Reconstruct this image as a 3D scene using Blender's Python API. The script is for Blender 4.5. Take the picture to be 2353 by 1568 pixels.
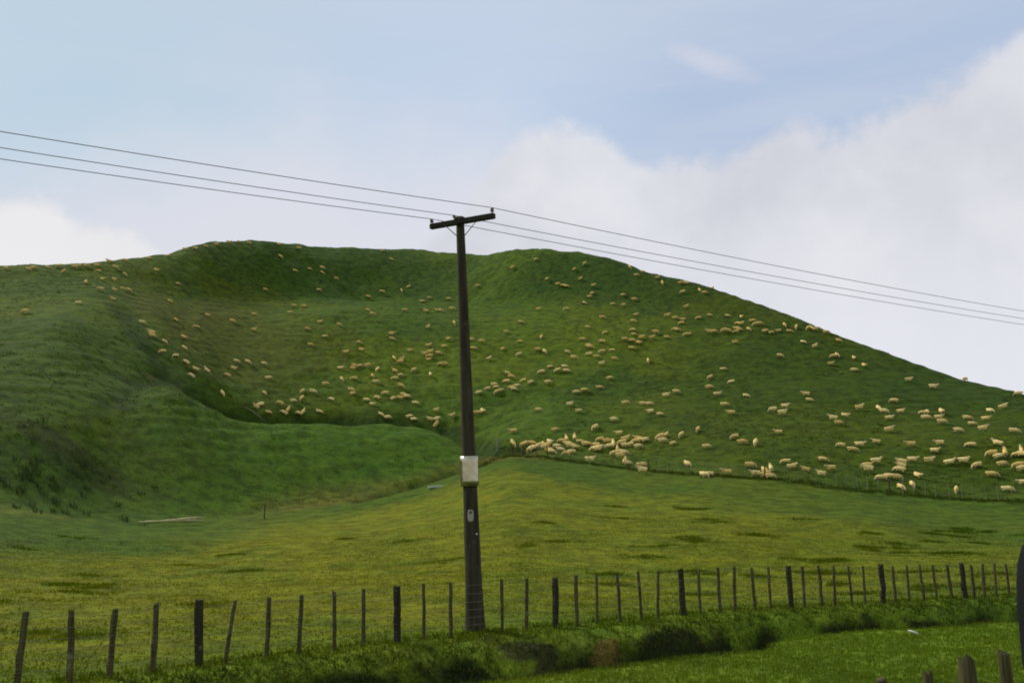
import bpy, bmesh, math, random
import numpy as np
from mathutils import Vector, Matrix

for o in list(bpy.data.objects):
    bpy.data.objects.remove(o)
S = bpy.context.scene
COL = S.collection
rng = np.random.default_rng(7)
random.seed(7)

# ------------------------------------------------------------------ camera
CAM = np.array([0.0, 0.0, 2.5])
PITCH, ROLL, FPX = math.radians(10.4), math.radians(1.0), 2200.0      # focal length in 2352-px-wide photo pixels
_f = np.array([0, math.cos(PITCH), math.sin(PITCH)])
_u0 = np.array([0, -math.sin(PITCH), math.cos(PITCH)])
_r0 = np.array([1.0, 0, 0])
RV = math.cos(ROLL) * _r0 - math.sin(ROLL) * _u0
UV = math.sin(ROLL) * _r0 + math.cos(ROLL) * _u0
cam_data = bpy.data.cameras.new('camera')
cam_data.sensor_width = 36.0
cam_data.lens = 36.0 * FPX / 2352.0
cam_data.clip_start = 0.05
cam_data.clip_end = 20000.0
cam = bpy.data.objects.new('camera', cam_data)
COL.objects.link(cam)
cam.matrix_world = Matrix(((RV[0], UV[0], -_f[0], CAM[0]), (RV[1], UV[1], -_f[1], CAM[1]),
                           (RV[2], UV[2], -_f[2], CAM[2]), (0, 0, 0, 1)))
S.camera = cam

def ray(x, y):
    """direction in the world of a photo pixel (photo taken as 2352 x 1568)"""
    return (x - 1176.0) / FPX * RV + (784.0 - y) / FPX * UV + _f

def at_dist(x, y, d):
    """point on the sight line of a pixel at horizontal distance d"""
    v = ray(x, y)
    return CAM + v * d / math.hypot(v[0], v[1])

# ------------------------------------------------------------------ light
SUN_EL, SUN_AZ = math.radians(43), math.radians(-57)      # azimuth from +Y towards +X: beyond the hill, to the left
W = bpy.data.worlds.new('World')
S.world = W
W.use_nodes = True
sun_data = bpy.data.lights.new('sun', 'SUN')
sun_data.energy = 3.4
sun_data.angle = math.radians(6)
sun_data.color = (1.0, 0.94, 0.82)
sun = bpy.data.objects.new('sun', sun_data)
COL.objects.link(sun)
sdir = Vector((math.sin(SUN_AZ) * math.cos(SUN_EL), math.cos(SUN_AZ) * math.cos(SUN_EL), math.sin(SUN_EL)))
sun.rotation_euler = sdir.to_track_quat('Z', 'Y').to_euler()
S.view_settings.view_transform = 'Standard'
S.view_settings.look = 'None'
S.view_settings.exposure = 0.0
S.view_settings.gamma = 1.0
try:
    S.cycles.filter_width = 1.9
except Exception:
    pass

class NT:
    """small helper for building node trees"""
    def __init__(s, tree):
        s.t = tree
        s.t.nodes.clear()
    def n(s, kind, ins=None, **props):
        nd = s.t.nodes.new(kind)
        for k, v in props.items():
            setattr(nd, k, v)
        for k, v in (ins or {}).items():
            if hasattr(v, 'is_output'):
                s.t.links.new(v, nd.inputs[k])
            else:
                nd.inputs[k].default_value = v
        return nd
    def m(s, op, a, b=0.0, c=None, clamp=False):
        nd = s.n('ShaderNodeMath', {0: a, 1: b} if c is None else {0: a, 1: b, 2: c}, operation=op, use_clamp=clamp)
        return nd.outputs[0]
    def mix(s, fac, a, b, blend='MIX'):
        nd = s.n('ShaderNodeMix', data_type='RGBA', blend_type=blend)
        for k, v in ((0, fac), (6, a), (7, b)):
            if hasattr(v, 'is_output'):
                s.t.links.new(v, nd.inputs[k])
            else:
                nd.inputs[k].default_value = v
        return nd.outputs[2]
    def step(s, v, lo, hi):
        nd = s.n('ShaderNodeMapRange', {0: v, 1: lo, 2: hi, 3: 0.0, 4: 1.0}, interpolation_type='SMOOTHSTEP')
        return nd.outputs[0]

def build_sky():
    q = NT(W.node_tree)
    sky = q.n('ShaderNodeTexSky', sky_type='NISHITA', sun_disc=False, sun_elevation=SUN_EL,
              sun_rotation=SUN_AZ, air_density=1.0, dust_density=1.2, ozone_density=1.0)
    g = q.n('ShaderNodeTexCoord').outputs['Generated']
    sep = q.n('ShaderNodeSeparateXYZ', {0: g}).outputs
    az = q.m('ARCTAN2', sep[0], sep[1])
    el = q.m('ARCSINE', sep[2])
    warp = q.n('ShaderNodeTexNoise', {'Vector': g, 'Scale': 9.0, 'Detail': 7.0, 'Roughness': 0.55}).outputs[0]
    big = q.n('ShaderNodeTexNoise', {'Vector': g, 'Scale': 3.2, 'Detail': 4.0, 'Roughness': 0.5}).outputs[0]
    st = q.n('ShaderNodeMapping', {0: g, 3: (1.5, 1.5, 9.0)}).outputs[0]
    streak = q.n('ShaderNodeTexNoise', {'Vector': st, 'Scale': 2.2, 'Detail': 5.0, 'Roughness': 0.55}).outputs[0]
    w0 = q.m('SUBTRACT', warp, 0.5)
    # height of the cloud banks' tops by compass direction (radians)
    def bank(pts):
        c = q.n('ShaderNodeFloatCurve', {0: 1.0})
        cu = c.mapping.curves[0]
        pts = [((a + 1.0) / 2.0, e) for a, e in pts]
        cu.points[0].location = pts[0]
        cu.points[1].location = pts[-1]
        for p in pts[1:-1]:
            cu.points.new(*p)
        c.mapping.update()
        q.t.links.new(q.m('MULTIPLY_ADD', az, 0.5, 0.5, clamp=True), c.inputs[1])
        return c.outputs[0]
    def ae(x, y):
        v = ray(x, y)
        v = v / np.linalg.norm(v)
        return (math.atan2(v[0], v[1]), math.asin(v[2]))
    hard = bank([(-1.0, .30)] + [ae(*p) for p in [(-300, 380), (-60, 430), (60, 436), (150, 462), (250, 500), (330, 560), (450, 640),
            (800, 640), (1060, 470), (1150, 330), (1200, 292), (1290, 276), (1400, 318), (1500, 370), (1620, 375), (1700, 335), (1790, 282),
            (1900, 300), (2000, 285), (2070, 235), (2160, 195), (2260, 150), (2352, 110)]] + [(0.75, .5), (1.0, .45)])
    soft = bank([(-1.0, .42)] + [ae(*p) for p in [(-200, 280), (200, 285), (450, 245), (650, 205), (850, 260), (1000, 240), (1180, 250),
            (1400, 430), (1700, 470), (2000, 360), (2352, 200)]] + [(0.75, .5), (1.0, .5)])
    d_hard = q.step(q.m('SUBTRACT', q.m('MULTIPLY_ADD', w0, 0.125, hard), el), -0.010, 0.018)
    d_soft = q.step(q.m('SUBTRACT', q.m('MULTIPLY_ADD', w0, 0.12, soft), el), -0.05, 0.12)
    # the pinkish wisp high up
    a0, e0 = ae(1640, 148)
    u = q.m('DIVIDE', q.m('SUBTRACT', az, a0), 0.052)
    v = q.m('DIVIDE', q.m('ADD', q.m('SUBTRACT', el, e0), q.m('MULTIPLY', q.m('SUBTRACT', az, a0), 0.42)), 0.016)
    r2 = q.m('ADD', q.m('MULTIPLY', u, u), q.m('MULTIPLY', v, v))
    wisp = q.step(q.m('ADD', q.m('SUBTRACT', 1.0, r2), q.m('MULTIPLY', w0, 3.2)), -0.1, 1.6)
    a1, e1 = ae(1235, 170)
    u = q.m('DIVIDE', q.m('SUBTRACT', az, a1), 0.03)
    v = q.m('DIVIDE', q.m('ADD', q.m('SUBTRACT', el, e1), q.m('MULTIPLY', q.m('SUBTRACT', az, a1), 0.6)), 0.014)
    r2 = q.m('ADD', q.m('MULTIPLY', u, u), q.m('MULTIPLY', v, v))
    wisp2 = q.step(q.m('ADD', q.m('SUBTRACT', 1.0, r2), q.m('MULTIPLY', w0, 3.0)), 0.0, 1.8)
    clear = q.mix(0.10, q.mix(q.step(az, 0.0, 0.22), q.mix(q.m('SUBTRACT', 1.0, q.step(az, -0.40, -0.05)), (0.55, 0.66, 0.825, 1), (0.51, 0.65, 0.765, 1)), (0.475, 0.575, 0.755, 1)), q.mix(1.0, sky.outputs[0], (0.11, 0.11, 0.11, 1), 'MULTIPLY'))
    # thin high veil in broad streaks
    veil = q.m('MULTIPLY', q.step(streak, 0.40, 0.68), 0.32)
    c = q.mix(veil, clear, (0.62, 0.68, 0.79, 1))
    high = q.step(el, 0.42, 0.56)
    c = q.mix(q.m('MULTIPLY', high, 0.6), c, (0.57, 0.645, 0.755, 1))
    c = q.mix(q.m('MULTIPLY', d_soft, 0.93), c, (0.725, 0.735, 0.805, 1))
    c = q.mix(q.m('MULTIPLY', wisp, 0.55), c, (0.74, 0.72, 0.79, 1))
    c = q.mix(q.m('MULTIPLY', wisp2, 0.3), c, (0.66, 0.66, 0.74, 1))
    lit = q.step(big, 0.38, 0.64)
    lit = q.m('ADD', q.m('MULTIPLY', lit, 0.55), q.m('MULTIPLY', q.step(warp, 0.36, 0.64), 0.45))
    cloud = q.mix(lit, (0.63, 0.645, 0.705, 1), (0.79, 0.795, 0.84, 1))
    cloud = q.mix(q.m('MULTIPLY', q.m('SUBTRACT', 1.0, q.step(el, 0.12, 0.30)), 0.75), cloud, (0.79, 0.805, 0.865, 1))
    c = q.mix(q.m('MULTIPLY', d_hard, 0.93), c, cloud)
    left = q.m('SUBTRACT', 1.0, q.step(az, -0.46, -0.26))
    c = q.mix(q.m('MULTIPLY', q.m('MULTIPLY', left, d_hard), 0.85), c, (0.85, 0.845, 0.855, 1))
    bg = q.n('ShaderNodeBackground', {0: c, 1: 1.0})
    out = q.n('ShaderNodeOutputWorld', {0: bg.outputs[0]})
build_sky()

# ------------------------------------------------------------------ numeric helpers
def lattice(seed, n=256):
    return np.random.default_rng(seed).random((n, n))
_L = {}
def vnoise(x, y, seed=0):
    if seed not in _L:
        _L[seed] = lattice(seed)
    g = _L[seed]
    xi = np.floor(x).astype(int); yi = np.floor(y).astype(int)
    fx = x - xi; fy = y - yi
    fx = fx * fx * fx * (fx * (fx * 6 - 15) + 10); fy = fy * fy * fy * (fy * (fy * 6 - 15) + 10)
    a = g[xi % 256, yi % 256]; b = g[(xi + 1) % 256, yi % 256]
    c = g[xi % 256, (yi + 1) % 256]; d = g[(xi + 1) % 256, (yi + 1) % 256]
    return (a * (1 - fx) + b * fx) * (1 - fy) + (c * (1 - fx) + d * fx) * fy - 0.5
def fbm(x, y, seed=0, octv=4, gain=0.5):
    s = 0; a = 1.0
    for i in range(octv):
        s = s + a * vnoise(x * 2 ** i + 17.3 * i, y * 2 ** i - 9.1 * i, seed + i)
        a *= gain
    return s
def sstep(x, lo, hi):
    t = np.clip((x - lo) / (hi - lo), 0, 1)
    return t * t * (3 - 2 * t)
def pchip(xk, yk, x):
    """monotone cubic through (xk, yk), linear beyond the ends"""
    xk = np.asarray(xk, float); yk = np.asarray(yk, float)
    h = np.diff(xk); dl = np.diff(yk) / h
    m = np.zeros(len(xk))
    for i in range(1, len(xk) - 1):
        if dl[i - 1] * dl[i] > 0:
            w1 = 2 * h[i] + h[i - 1]; w2 = h[i] + 2 * h[i - 1]
            m[i] = (w1 + w2) / (w1 / dl[i - 1] + w2 / dl[i])
    m[0] = dl[0]; m[-1] = dl[-1]
    i = np.clip(np.searchsorted(xk, x) - 1, 0, len(xk) - 2)
    t = (x - xk[i]) / h[i]
    tc = np.clip(t, 0, 1)
    y = ((2 * tc**3 - 3 * tc**2 + 1) * yk[i] + (tc**3 - 2 * tc**2 + tc) * h[i] * m[i]
         + (-2 * tc**3 + 3 * tc**2) * yk[i + 1] + (tc**3 - tc**2) * h[i] * m[i + 1])
    return y + (t - tc) * h[i] * np.where(t < 0, m[0], m[-1])

# ------------------------------------------------------------------ the lie of the land
# plan of the front fence (world metres)
FX = np.array([-16.0, -9.0, -5.65, -2.46, 0.88, 4.2, 7.35, 10.15, 12.8, 16.0, 24.0, 60.0])
FY = np.array([8.2, 14.6, 17.7, 20.58, 22.85, 24.97, 26.5, 27.4, 28.3, 29.3, 31.5, 38.0])
def fence_y(x):
    return pchip(FX, FY, x)
def sdist(x, y):
    return (y - fence_y(x)) * 0.87

LAY = [
 # foot of the hill
 [(-400,1150,68),(0,1165,70),(220,1195,72),(460,1200,75),(600,1180,79),(700,1165,81),(870,1138,84),(1050,1085,88),(1180,1042,93),(1300,1055,90),(1450,1078,84),(1640,1092,77),(1800,1108,73),(2000,1128,69),(2200,1147,66.5),(2352,1155,65),(2900,1170,60)],
 # crest of the low knoll on the left, lower slope on the right
 [(-400,960,82),(0,960,84),(150,935,88),(300,905,96),(386,888,99),(476,927,99),(540,958,98),(615,968,98),(743,973,99),(924,978,100),(1026,1001,99),(1065,1030,97),(1180,1015,99),(1300,1020,97),(1450,1030,92),(1640,1035,85),(1800,1040,81),(2000,1060,77),(2352,1080,72),(2900,1110,67)],
 # gully behind the knoll
 [(-400,860,92),(0,865,95),(150,848,100),(300,880,104),(386,893,106),(476,945,106),(540,995,105),(615,1003,105),(743,1012,107),(924,1017,108),(1026,1035,107),(1065,1043,103),(1180,1000,104),(1300,980,104),(1450,960,102),(1640,950,97),(1800,955,93),(2000,980,88),(2352,1010,79),(2900,1080,73)],
 # middle of the main slope; brow of the spur on the left
 [(-400,772,112),(0,768,113),(150,742,116),(260,758,120),(340,784,121),(430,842,120),(540,890,123),(743,890,126),(924,890,127),(1065,895,124),(1180,880,124),(1300,870,122),(1450,860,119),(1640,860,113),(1800,870,107),(2000,900,99),(2200,945,91),(2352,975,85),(2900,1080,77)],
 [(-400,735,123),(0,728,125),(150,700,129),(260,695,134),(340,713,137),(430,748,139),(540,765,143),(743,735,148),(924,720,151),(1065,735,148),(1180,745,144),(1300,745,141),(1450,750,135),(1640,765,125.5),(1800,802,116.5),(2000,855,106),(2200,905,97),(2352,940,89),(2900,1085,79)],
 # shelf below the head of the bowl
 [(-400,668,144),(0,664,145),(150,655,147),(260,652,149),(340,672,151),(430,690,153),(540,692,158),(743,688,165),(924,690,168),(1065,697,163),(1180,697,158),(1300,690,154),(1450,697,146),(1640,716,135),(1800,757,122.5),(2000,825,110.5),(2200,885,101),(2352,922,93),(2900,1088,80.5)],
 # skyline
 [(-400,640,160),(0,613,162),(100,611,163),(200,607,165),(300,597,168),(380,587,171),(430,573,174),(480,560,177),(540,558,180),(600,558,182),(700,568,186),(800,573,188),(900,578,190),(1000,583,190),(1060,590,188),(1110,592,184),(1160,583,178),(1210,575,174),(1260,573,171),(1320,577,168),(1360,585,165),(1430,606,160),(1500,630,155),(1600,652,147),(1700,685,139),(1800,720,131),(1900,760,122),(2000,797,116),(2100,833,110),(2200,866,105.5),(2300,890,101),(2352,905,98),(2600,1000,90),(2900,1090,82)],
]
PH = np.radians(np.concatenate([np.linspace(-75, -36, 40), np.linspace(-35, 35, 600), np.linspace(36, 75, 40)]))
DD = np.concatenate([np.arange(1.0, 8, 0.5), np.arange(8, 13, 0.16), np.arange(13, 34, 0.085), np.arange(34, 112, 0.36), np.arange(112, 215, 0.55),
                     np.geomspace(216, 4000, 40)])
lay_d, lay_z = [], []
for L in LAY:
    pts = []
    for (x, y, d) in L:
        d *= 1.0 + 0.20 * min(max((x - 1250) / 1000.0, 0), 1)        # the right-hand slope stands farther off
        p = at_dist(x, y, d)
        pts.append((math.atan2(p[0], p[1]), d, p[2]))
    pts = np.array(sorted(pts))
    a = np.concatenate([[pts[0, 0] - 1.5], pts[:, 0], [pts[-1, 0] + 1.5]])
    d = np.concatenate([[pts[0, 1] * 0.9], pts[:, 1], [pts[-1, 1] * 0.9]])
    z = np.concatenate([[pts[0, 2] * 0.6], pts[:, 2], [pts[-1, 2] * 0.3]])
    k = np.ones(5) / 5
    dd = pchip(a, d, PH); zz = pchip(a, z, PH)
    if L is not LAY[-1]:
        pad = lambda v: np.convolve(np.pad(v, 8, mode='edge'), np.hanning(17) / np.hanning(17).sum(), 'valid')
        dd = pad(dd); zz = pad(zz)
    lay_d.append(dd); lay_z.append(zz)
lay_d = np.array(lay_d); lay_z = np.array(lay_z)
for i in range(1, len(LAY)):
    lay_d[i] = np.maximum(lay_d[i], lay_d[i - 1] + 1.5)

GX = np.sin(PH)[:, None] * DD[None, :]
GY = np.cos(PH)[:, None] * DD[None, :]
SS = sdist(GX, GY)
def ditch_s(x, y):
    """distance from the fence for the ditch's own profile: to the right of the bend it runs closer to the fence"""
    s = sdist(x, y)
    return np.where(s < 0, s * (1 + 0.55 * sstep(x + .5 * s, 3.2, 5.2)), s)
SD = ditch_s(GX, GY)
def near_profile(s, x, y):
    """verge, ditch and bank in front of the fence; s = distance from the fence line, negative towards the camera"""
    wob = 0.35 * fbm(x * 0.35, y * 0.35, 40, 3)
    s2 = s + wob * sstep(-s, 0.4, 1.2)
    deep = 1.0 + 0.7 * fbm(x * 0.22, y * 0.22, 44, 2) - 0.45 * sstep(x, 6.5, 11.0)
    px = np.array([-40, -18, -10, -6, -4.3, -3.6, -3.05, -2.5, -1.95, -1.55, -1.1, -0.5, 0.0])
    pz = np.array([0.3, 0.0, -0.30, -0.34, -0.34, -0.42, -0.80, -1.00, -0.92, -0.50, -0.17, -0.04, 0.0])
    z = pchip(px, pz, s2)
    dz = np.where((s2 < -1.3) & (s2 > -3.7), (z + 0.34) * (np.clip(deep, 0.35, 1.6) - 1) * sstep(-z, 0.3, 0.6), 0)
    return z + dz
Z = np.zeros_like(GX)
DF = np.zeros(len(PH))
for i in range(len(PH)):
    idx = np.where(SS[i] >= 0)[0]
    df = DD[idx[0]] if len(idx) else 1e9
    df = min(df, lay_d[0][i] * 0.68)
    DF[i] = df
    dk = [df - 6, df] + list(lay_d[:, i])
    zk = [-0.12, 0.0] + list(lay_z[:, i])
    dt, zt = lay_d[-1, i], lay_z[-1, i]
    dk += [dt + 7, dt + 28, dt + 90, dt + 220, 4000]
    zk += [zt - 1.0, zt - 7, max(zt - 24, -3.0), -4.0, -4.5]
    zz = pchip(dk, zk, DD)
    nz = near_profile(SD[i], GX[i], GY[i])
    far_w = sstep(DD, df - 0.4, df + 0.4)
    Z[i] = nz * (1 - far_w) + zz * far_w
DG = np.broadcast_to(DD[None, :], GX.shape)
BASE = lay_d[0][:, None]
hillw = sstep(DG, BASE - 6, BASE + 10)
padw = sstep(SS, 0.3, 3.0) * (1 - hillw)
rough = 0.30 + 0.7 * sstep(fbm(GX * 0.04, GY * 0.04, 91, 2), -0.2, 0.35)
Z += hillw * rough * (1.0 * fbm(GX / 13, GY / 13, 3, 3) + 0.42 * fbm(GX / 3.2, GY / 3.2, 8, 3))
Z += padw * (0.30 * fbm(GX / 9, GY / 9, 12, 2) + 0.06 * fbm(GX / 1.4, GY / 1.4, 13, 3))
nearw = 1 - sstep(SS, -0.2, 0.6)
Z += nearw * (0.05 * fbm(GX / 1.1, GY / 1.1, 20, 3) + 0.10 * sstep(SD, -3.9, -3.0) * (1 - sstep(SD, -0.9, -0.2)) * fbm(GX * 2.2, GY * 2.2, 23, 4, 0.6))
# stock tracks worn along the slope (terracettes)
terr = hillw * sstep(DG, 75, 95) * (0.35 + 0.65 * sstep(fbm(GX / 22, GY / 22, 61, 2), -0.25, 0.3))
Z += terr * 0.07 * np.sin(2 * math.pi * (Z / 1.25 + 1.1 * fbm(GX / 11, GY / 11, 33, 3)))

def terrain(x, y):
    """ground height by bilinear lookup"""
    x = np.atleast_1d(np.asarray(x, float)); y = np.atleast_1d(np.asarray(y, float))
    a = np.arctan2(x, y); d = np.hypot(x, y)
    i = np.clip(np.searchsorted(PH, a) - 1, 0, len(PH) - 2); j = np.clip(np.searchsorted(DD, d) - 1, 0, len(DD) - 2)
    u = np.clip((a - PH[i]) / (PH[i + 1] - PH[i]), 0, 1); v = np.clip((d - DD[j]) / (DD[j + 1] - DD[j]), 0, 1)
    return (Z[i, j] * (1 - u) * (1 - v) + Z[i + 1, j] * u * (1 - v) + Z[i, j + 1] * (1 - u) * v + Z[i + 1, j + 1] * u * v)
def gz(x, y):
    return float(terrain(x, y)[0])
def hit(x, y, lift=0.0, dmin=9.0):
    """where the sight line of a photo pixel meets the ground (lift = height above ground of what is seen there)"""
    v = ray(x, y); h = math.hypot(v[0], v[1])
    ds = np.arange(dmin, 215, 0.1)
    px = v[0] / h * ds; py = v[1] / h * ds; pz = CAM[2] + v[2] / h * ds
    gap = pz - lift - terrain(px, py)
    k = np.where(gap <= 0)[0]
    j = k[0] if len(k) else max(int(np.argmax((terrain(px, py) - CAM[2]) / ds)) - 4, 0)
    return float(px[j]), float(py[j]), gz(px[j], py[j])

def path_dist(pts, rmax=30.0):
    best = np.full(GX.shape, 1e3)
    for (x0, y0), (x1, y1) in zip(pts, pts[1:]):
        dx, dy = x1 - x0, y1 - y0
        t = np.clip(((GX - x0) * dx + (GY - y0) * dy) / (dx * dx + dy * dy + 1e-9), 0, 1)
        best = np.minimum(best, np.hypot(GX - x0 - t * dx, GY - y0 - t * dy))
    return best
def beyond(px_pts, push):
    out = []
    for (x, y) in px_pts:
        hx, hy, _ = hit(x, y); h = math.hypot(hx, hy)
        out.append((hx * (1 + push / h), hy * (1 + push / h)))
    return out
# the stream gully between the knoll and the main slope, and the scarp along the paddock's edge
GULLY = path_dist(beyond([(285, 715), (320, 765), (345, 805), (386, 862), (440, 905), (500, 938), (560, 960), (615, 963)], 0.5)
                  + beyond([(680, 966), (743, 967), (840, 968), (924, 972), (985, 985), (1035, 1003), (1075, 1024), (1130, 1032), (1180, 1030)], 0.6))
SIDE = path_dist(beyond([(386, 868), (340, 884), (295, 905), (262, 930)], 0.6))
SCARP = path_dist(beyond([(1110, 1068), (1040, 1086), (960, 1112), (880, 1138), (830, 1150)], .4))
gm = GULLY + 0.9 * fbm(GX / 2.5, GY / 2.5, 401, 3)
upper = sstep(GX / np.maximum(GY, 1), -0.40, -0.24)
Z -= (0.45 + 1.15 * upper) * np.exp(-(np.maximum(gm, 0) / 1.7) ** 2) + 0.3 * np.exp(-(np.maximum(SIDE + .6 * fbm(GX / 2, GY / 2, 405, 2), 0) / 1.5) ** 2)
Z -= 0.55 * np.exp(-(np.maximum(SCARP + .4 * fbm(GX / 2, GY / 2, 407, 2), 0) / 0.9) ** 2)

# ------------------------------------------------------------------ ground colour (kinds of grass and soil by place, with some painted light and shade)
PXC = np.arctan2(GX, GY)                                   # compass direction
cA = lambda r, g, b: np.array([r, g, b])
n_big = fbm(GX / 16, GY / 16, 70, 3); n_mid = fbm(GX / 4.5, GY / 4.5, 75, 3); n_sm = fbm(GX / 0.9, GY / 0.9, 80, 3)
def blend(c, w, col):
    return c * (1 - w[..., None]) + w[..., None] * col
T = np.ones(GX.shape + (3,)) * cA(.056, .088, .014)
T = blend(T, sstep(n_big, -0.1, 0.4) * 0.8, cA(.076, .096, .013))
T = blend(T, sstep(n_mid, 0.1, 0.5) * 0.5, cA(.040, .066, .015))
def zone(x, y, rx, ry, seed=50, lift=0.0):
    """soft-edged patch of ground around the place seen at a photo pixel, sized in metres"""
    px, py, _ = hit(x, y)
    r = np.hypot((GX - px) / rx, (GY - py) / ry) + 0.7 * fbm(GX / (rx * 0.6), GY / (ry * 0.6), seed, 3)
    return 1 - sstep(r, 0.55, 1.15)
# thin brownish pasture on the left of the bowl
for (x, y, rx, ry, k) in [(470, 760, 10, 14, .75), (560, 690, 9, 9, .45), (640, 850, 8, 10, .5), (400, 720, 7, 9, .5), (720, 800, 7, 9, .35), (480, 830, 8, 8, .45)]:
    T = blend(T, zone(x, y, rx, ry) * k, cA(.078, .082, .017))
for (x, y, rx, ry, k) in [(1250, 760, 17, 13, .4), (950, 830, 12, 10, .4), (700, 700, 9, 5, .4), (1500, 790, 14, 10, .45), (150, 700, 16, 10, .5), (2100, 1000, 12, 10, .4), (1850, 960, 9, 9, .35)]:  # sunlit bands of the slope, brightened in the grass colour
    T = blend(T, zone(x, y, rx, ry, 57) * k, cA(.092, .116, .012))
for (x, y, rx, ry, k) in [(820, 610, 20, 12, .75), (560, 585, 12, 8, .5), (1320, 610, 14, 9, .75), (1500, 670, 12, 8, .5), (1420, 900, 10, 7, .5), (790, 690, 6, 4, .5), (1000, 750, 7, 5, .4), (1000, 640, 9, 8, .4), (2250, 900, 10, 10, .35)]:  # shade of the headwall and hollows, painted into the grass colour
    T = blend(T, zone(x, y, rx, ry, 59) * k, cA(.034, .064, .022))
kn = (1 - sstep(np.abs(DG - (lay_d[0] + lay_d[1])[:, None] * 0.5 + 4 * n_mid), 6, 12)) * sstep(PXC + .05 * n_mid, -0.37, -0.27) * (1 - sstep(PXC, -0.07, -0.02))
T = blend(T, kn * 0.7, cA(.052, .098, .014))
T = blend(T, zone(165, 1042, 6.0, 2.5, 58) * .75, cA(.036, .044, .020))
T = blend(T, zone(110, 1120, 7, 4, 58) * .35, cA(.030, .066, .020))
T = blend(T, zone(300, 880, 2.2, 1.6, 58) * .7, cA(.030, .045, .016))
T = blend(T, zone(352, 870, 0.8, 0.35, 58) * .9, cA(.17, .09, .05))
# paddock
inset = np.interp(PXC, [-.6, -.42, -.30, -.20, -.05, .05, .25, .38, .5], [24, 22, 17, 7, 9, 18, 15, 21, 26])
pw = 1 - sstep(DG, BASE - inset - 7 + 9 * n_mid, BASE - inset + 5.0 + 9 * n_mid)
PT = np.ones(GX.shape + (3,)) * cA(.144, .138, .012)
PT = blend(PT, sstep(PXC, -.12, .18) * .6, cA(.112, .122, .011))
PT = blend(PT, sstep(n_mid + 0.6 * n_sm, 0.05, 0.6) * 0.8, cA(.086, .108, .012))
PT = blend(PT, sstep(n_big, 0.0, 0.45) * 0.5, cA(.115, .120, .012))
PT = blend(PT, (1 - sstep(SS, 0.2, 4.0 + 3 * n_mid)) * 0.7, cA(.075, .108, .012))
PT = blend(PT, sstep(PXC, 0.28, 0.42) * sstep(DG, 38, 60) * 0.6, cA(.060, .092, .014))
T = blend(T, pw, PT)
T = blend(T, (1 - sstep(gm, .8, 3.0)) * (.55 + .3 * upper), cA(.022, .040, .016))  # rough gully grass, its shadow side also darkened in the colour
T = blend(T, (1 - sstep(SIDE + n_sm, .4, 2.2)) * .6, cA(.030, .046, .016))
pr = np.random.default_rng(31)
PATCH = []
for _ in range(400):
    a_ = math.radians(pr.uniform(-28, 29)); d_ = pr.uniform(23, 64)
    if pr.random() > .22 + .78 * (a_ > .05) or d_ > np.interp(a_, PH, lay_d[0]) - 4 or len(PATCH) > 75:
        continue
    PATCH.append((math.sin(a_) * d_, math.cos(a_) * d_, pr.uniform(.5, 1.5), pr.uniform(.35, .8)))
for (px_, py_, rx_, ry_) in PATCH:
    w_ = (np.abs(GX - px_) < 3.2 * rx_) & (np.abs(GY - py_) < 4)
    r_ = np.hypot((GX[w_] - px_) / rx_, (GY[w_] - py_) / ry_) + 1.3 * fbm(GX[w_] * 1.6, GY[w_] * 1.6, 207, 4, .65)
    k_ = ((1 - sstep(r_, .2, 1.5)) * .42)[:, None]
    T[w_] = T[w_] * (1 - k_) + k_ * cA(.052, .090, .012)
# bare, trodden line along the foot of the slope
tr = (1 - sstep(np.abs(DG - BASE - 1.2 + 1.5 * n_mid), 0.8, 4.6)) * sstep(PXC, -0.29, -0.22) * (1 - sstep(PXC, 0.0, 0.06))
T = blend(T, tr * 0.85, cA(.105, .082, .030))
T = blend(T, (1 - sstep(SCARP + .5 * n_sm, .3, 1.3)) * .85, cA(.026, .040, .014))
tr2 = (1 - sstep(np.abs(DG - BASE + 1.0), 0.5, 2.2)) * (1 - sstep(PXC, -0.47, -0.40))
T = blend(T, tr2 * 0.6, cA(.13, .125, .035))
# verge and ditch
vw = 1 - sstep(SS, -0.6, 0.2)
VT = np.ones(GX.shape + (3,)) * cA(.080, .118, .012)
VT = blend(VT, sstep(n_mid + 0.5 * n_sm, 0.0, 0.5) * 0.6, cA(.052, .088, .013))
VT = blend(VT, sstep(n_big + 0.4 * n_mid, 0.1, 0.5) * 0.5, cA(.108, .125, .012))
T = blend(T, vw, VT)
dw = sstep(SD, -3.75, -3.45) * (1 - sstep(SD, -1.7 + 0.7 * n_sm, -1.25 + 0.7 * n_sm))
T = blend(T, dw * 0.95, cA(.012, .014, .010))  # dark earth of the ditch, with the face's shade painted in
def soil(x, y, rx, ry, col, k):
    global T
    px, py, _ = hit(x, y)
    r = np.hypot((GX - px) / rx, (GY - py) / ry) + 0.9 * fbm(GX * 3, Z * 5 + GY, 99, 3)
    T = blend(T, (1 - sstep(r, 0.6, 1.1)) * k, col)
soil(1392, 1494, 0.40, 0.40, cA(.130, .080, .040), .75)
soil(1230, 1505, 0.8, 0.6, cA(.022, .022, .012), .9)

T[..., 2] *= 0.5
T *= 0.90
T[..., 1] *= 1.09
T[..., 2] *= 0.8
rs = sstep(PXC, 0.02, 0.25) * hillw  # right-hand slope turned from the sun: its shade is put into the tint
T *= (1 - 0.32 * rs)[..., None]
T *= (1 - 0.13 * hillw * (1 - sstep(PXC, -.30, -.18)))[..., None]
T = blend(T, kn * (1 - pw) * 0.35, cA(.056, .108, .008))
T *= (1 + 0.42 * vw * (1 - .8 * dw))[..., None]
T = T * (1 - (vw * (1 - dw))[..., None] * (1 - np.array([1.0, .93, 1.5])))

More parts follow.
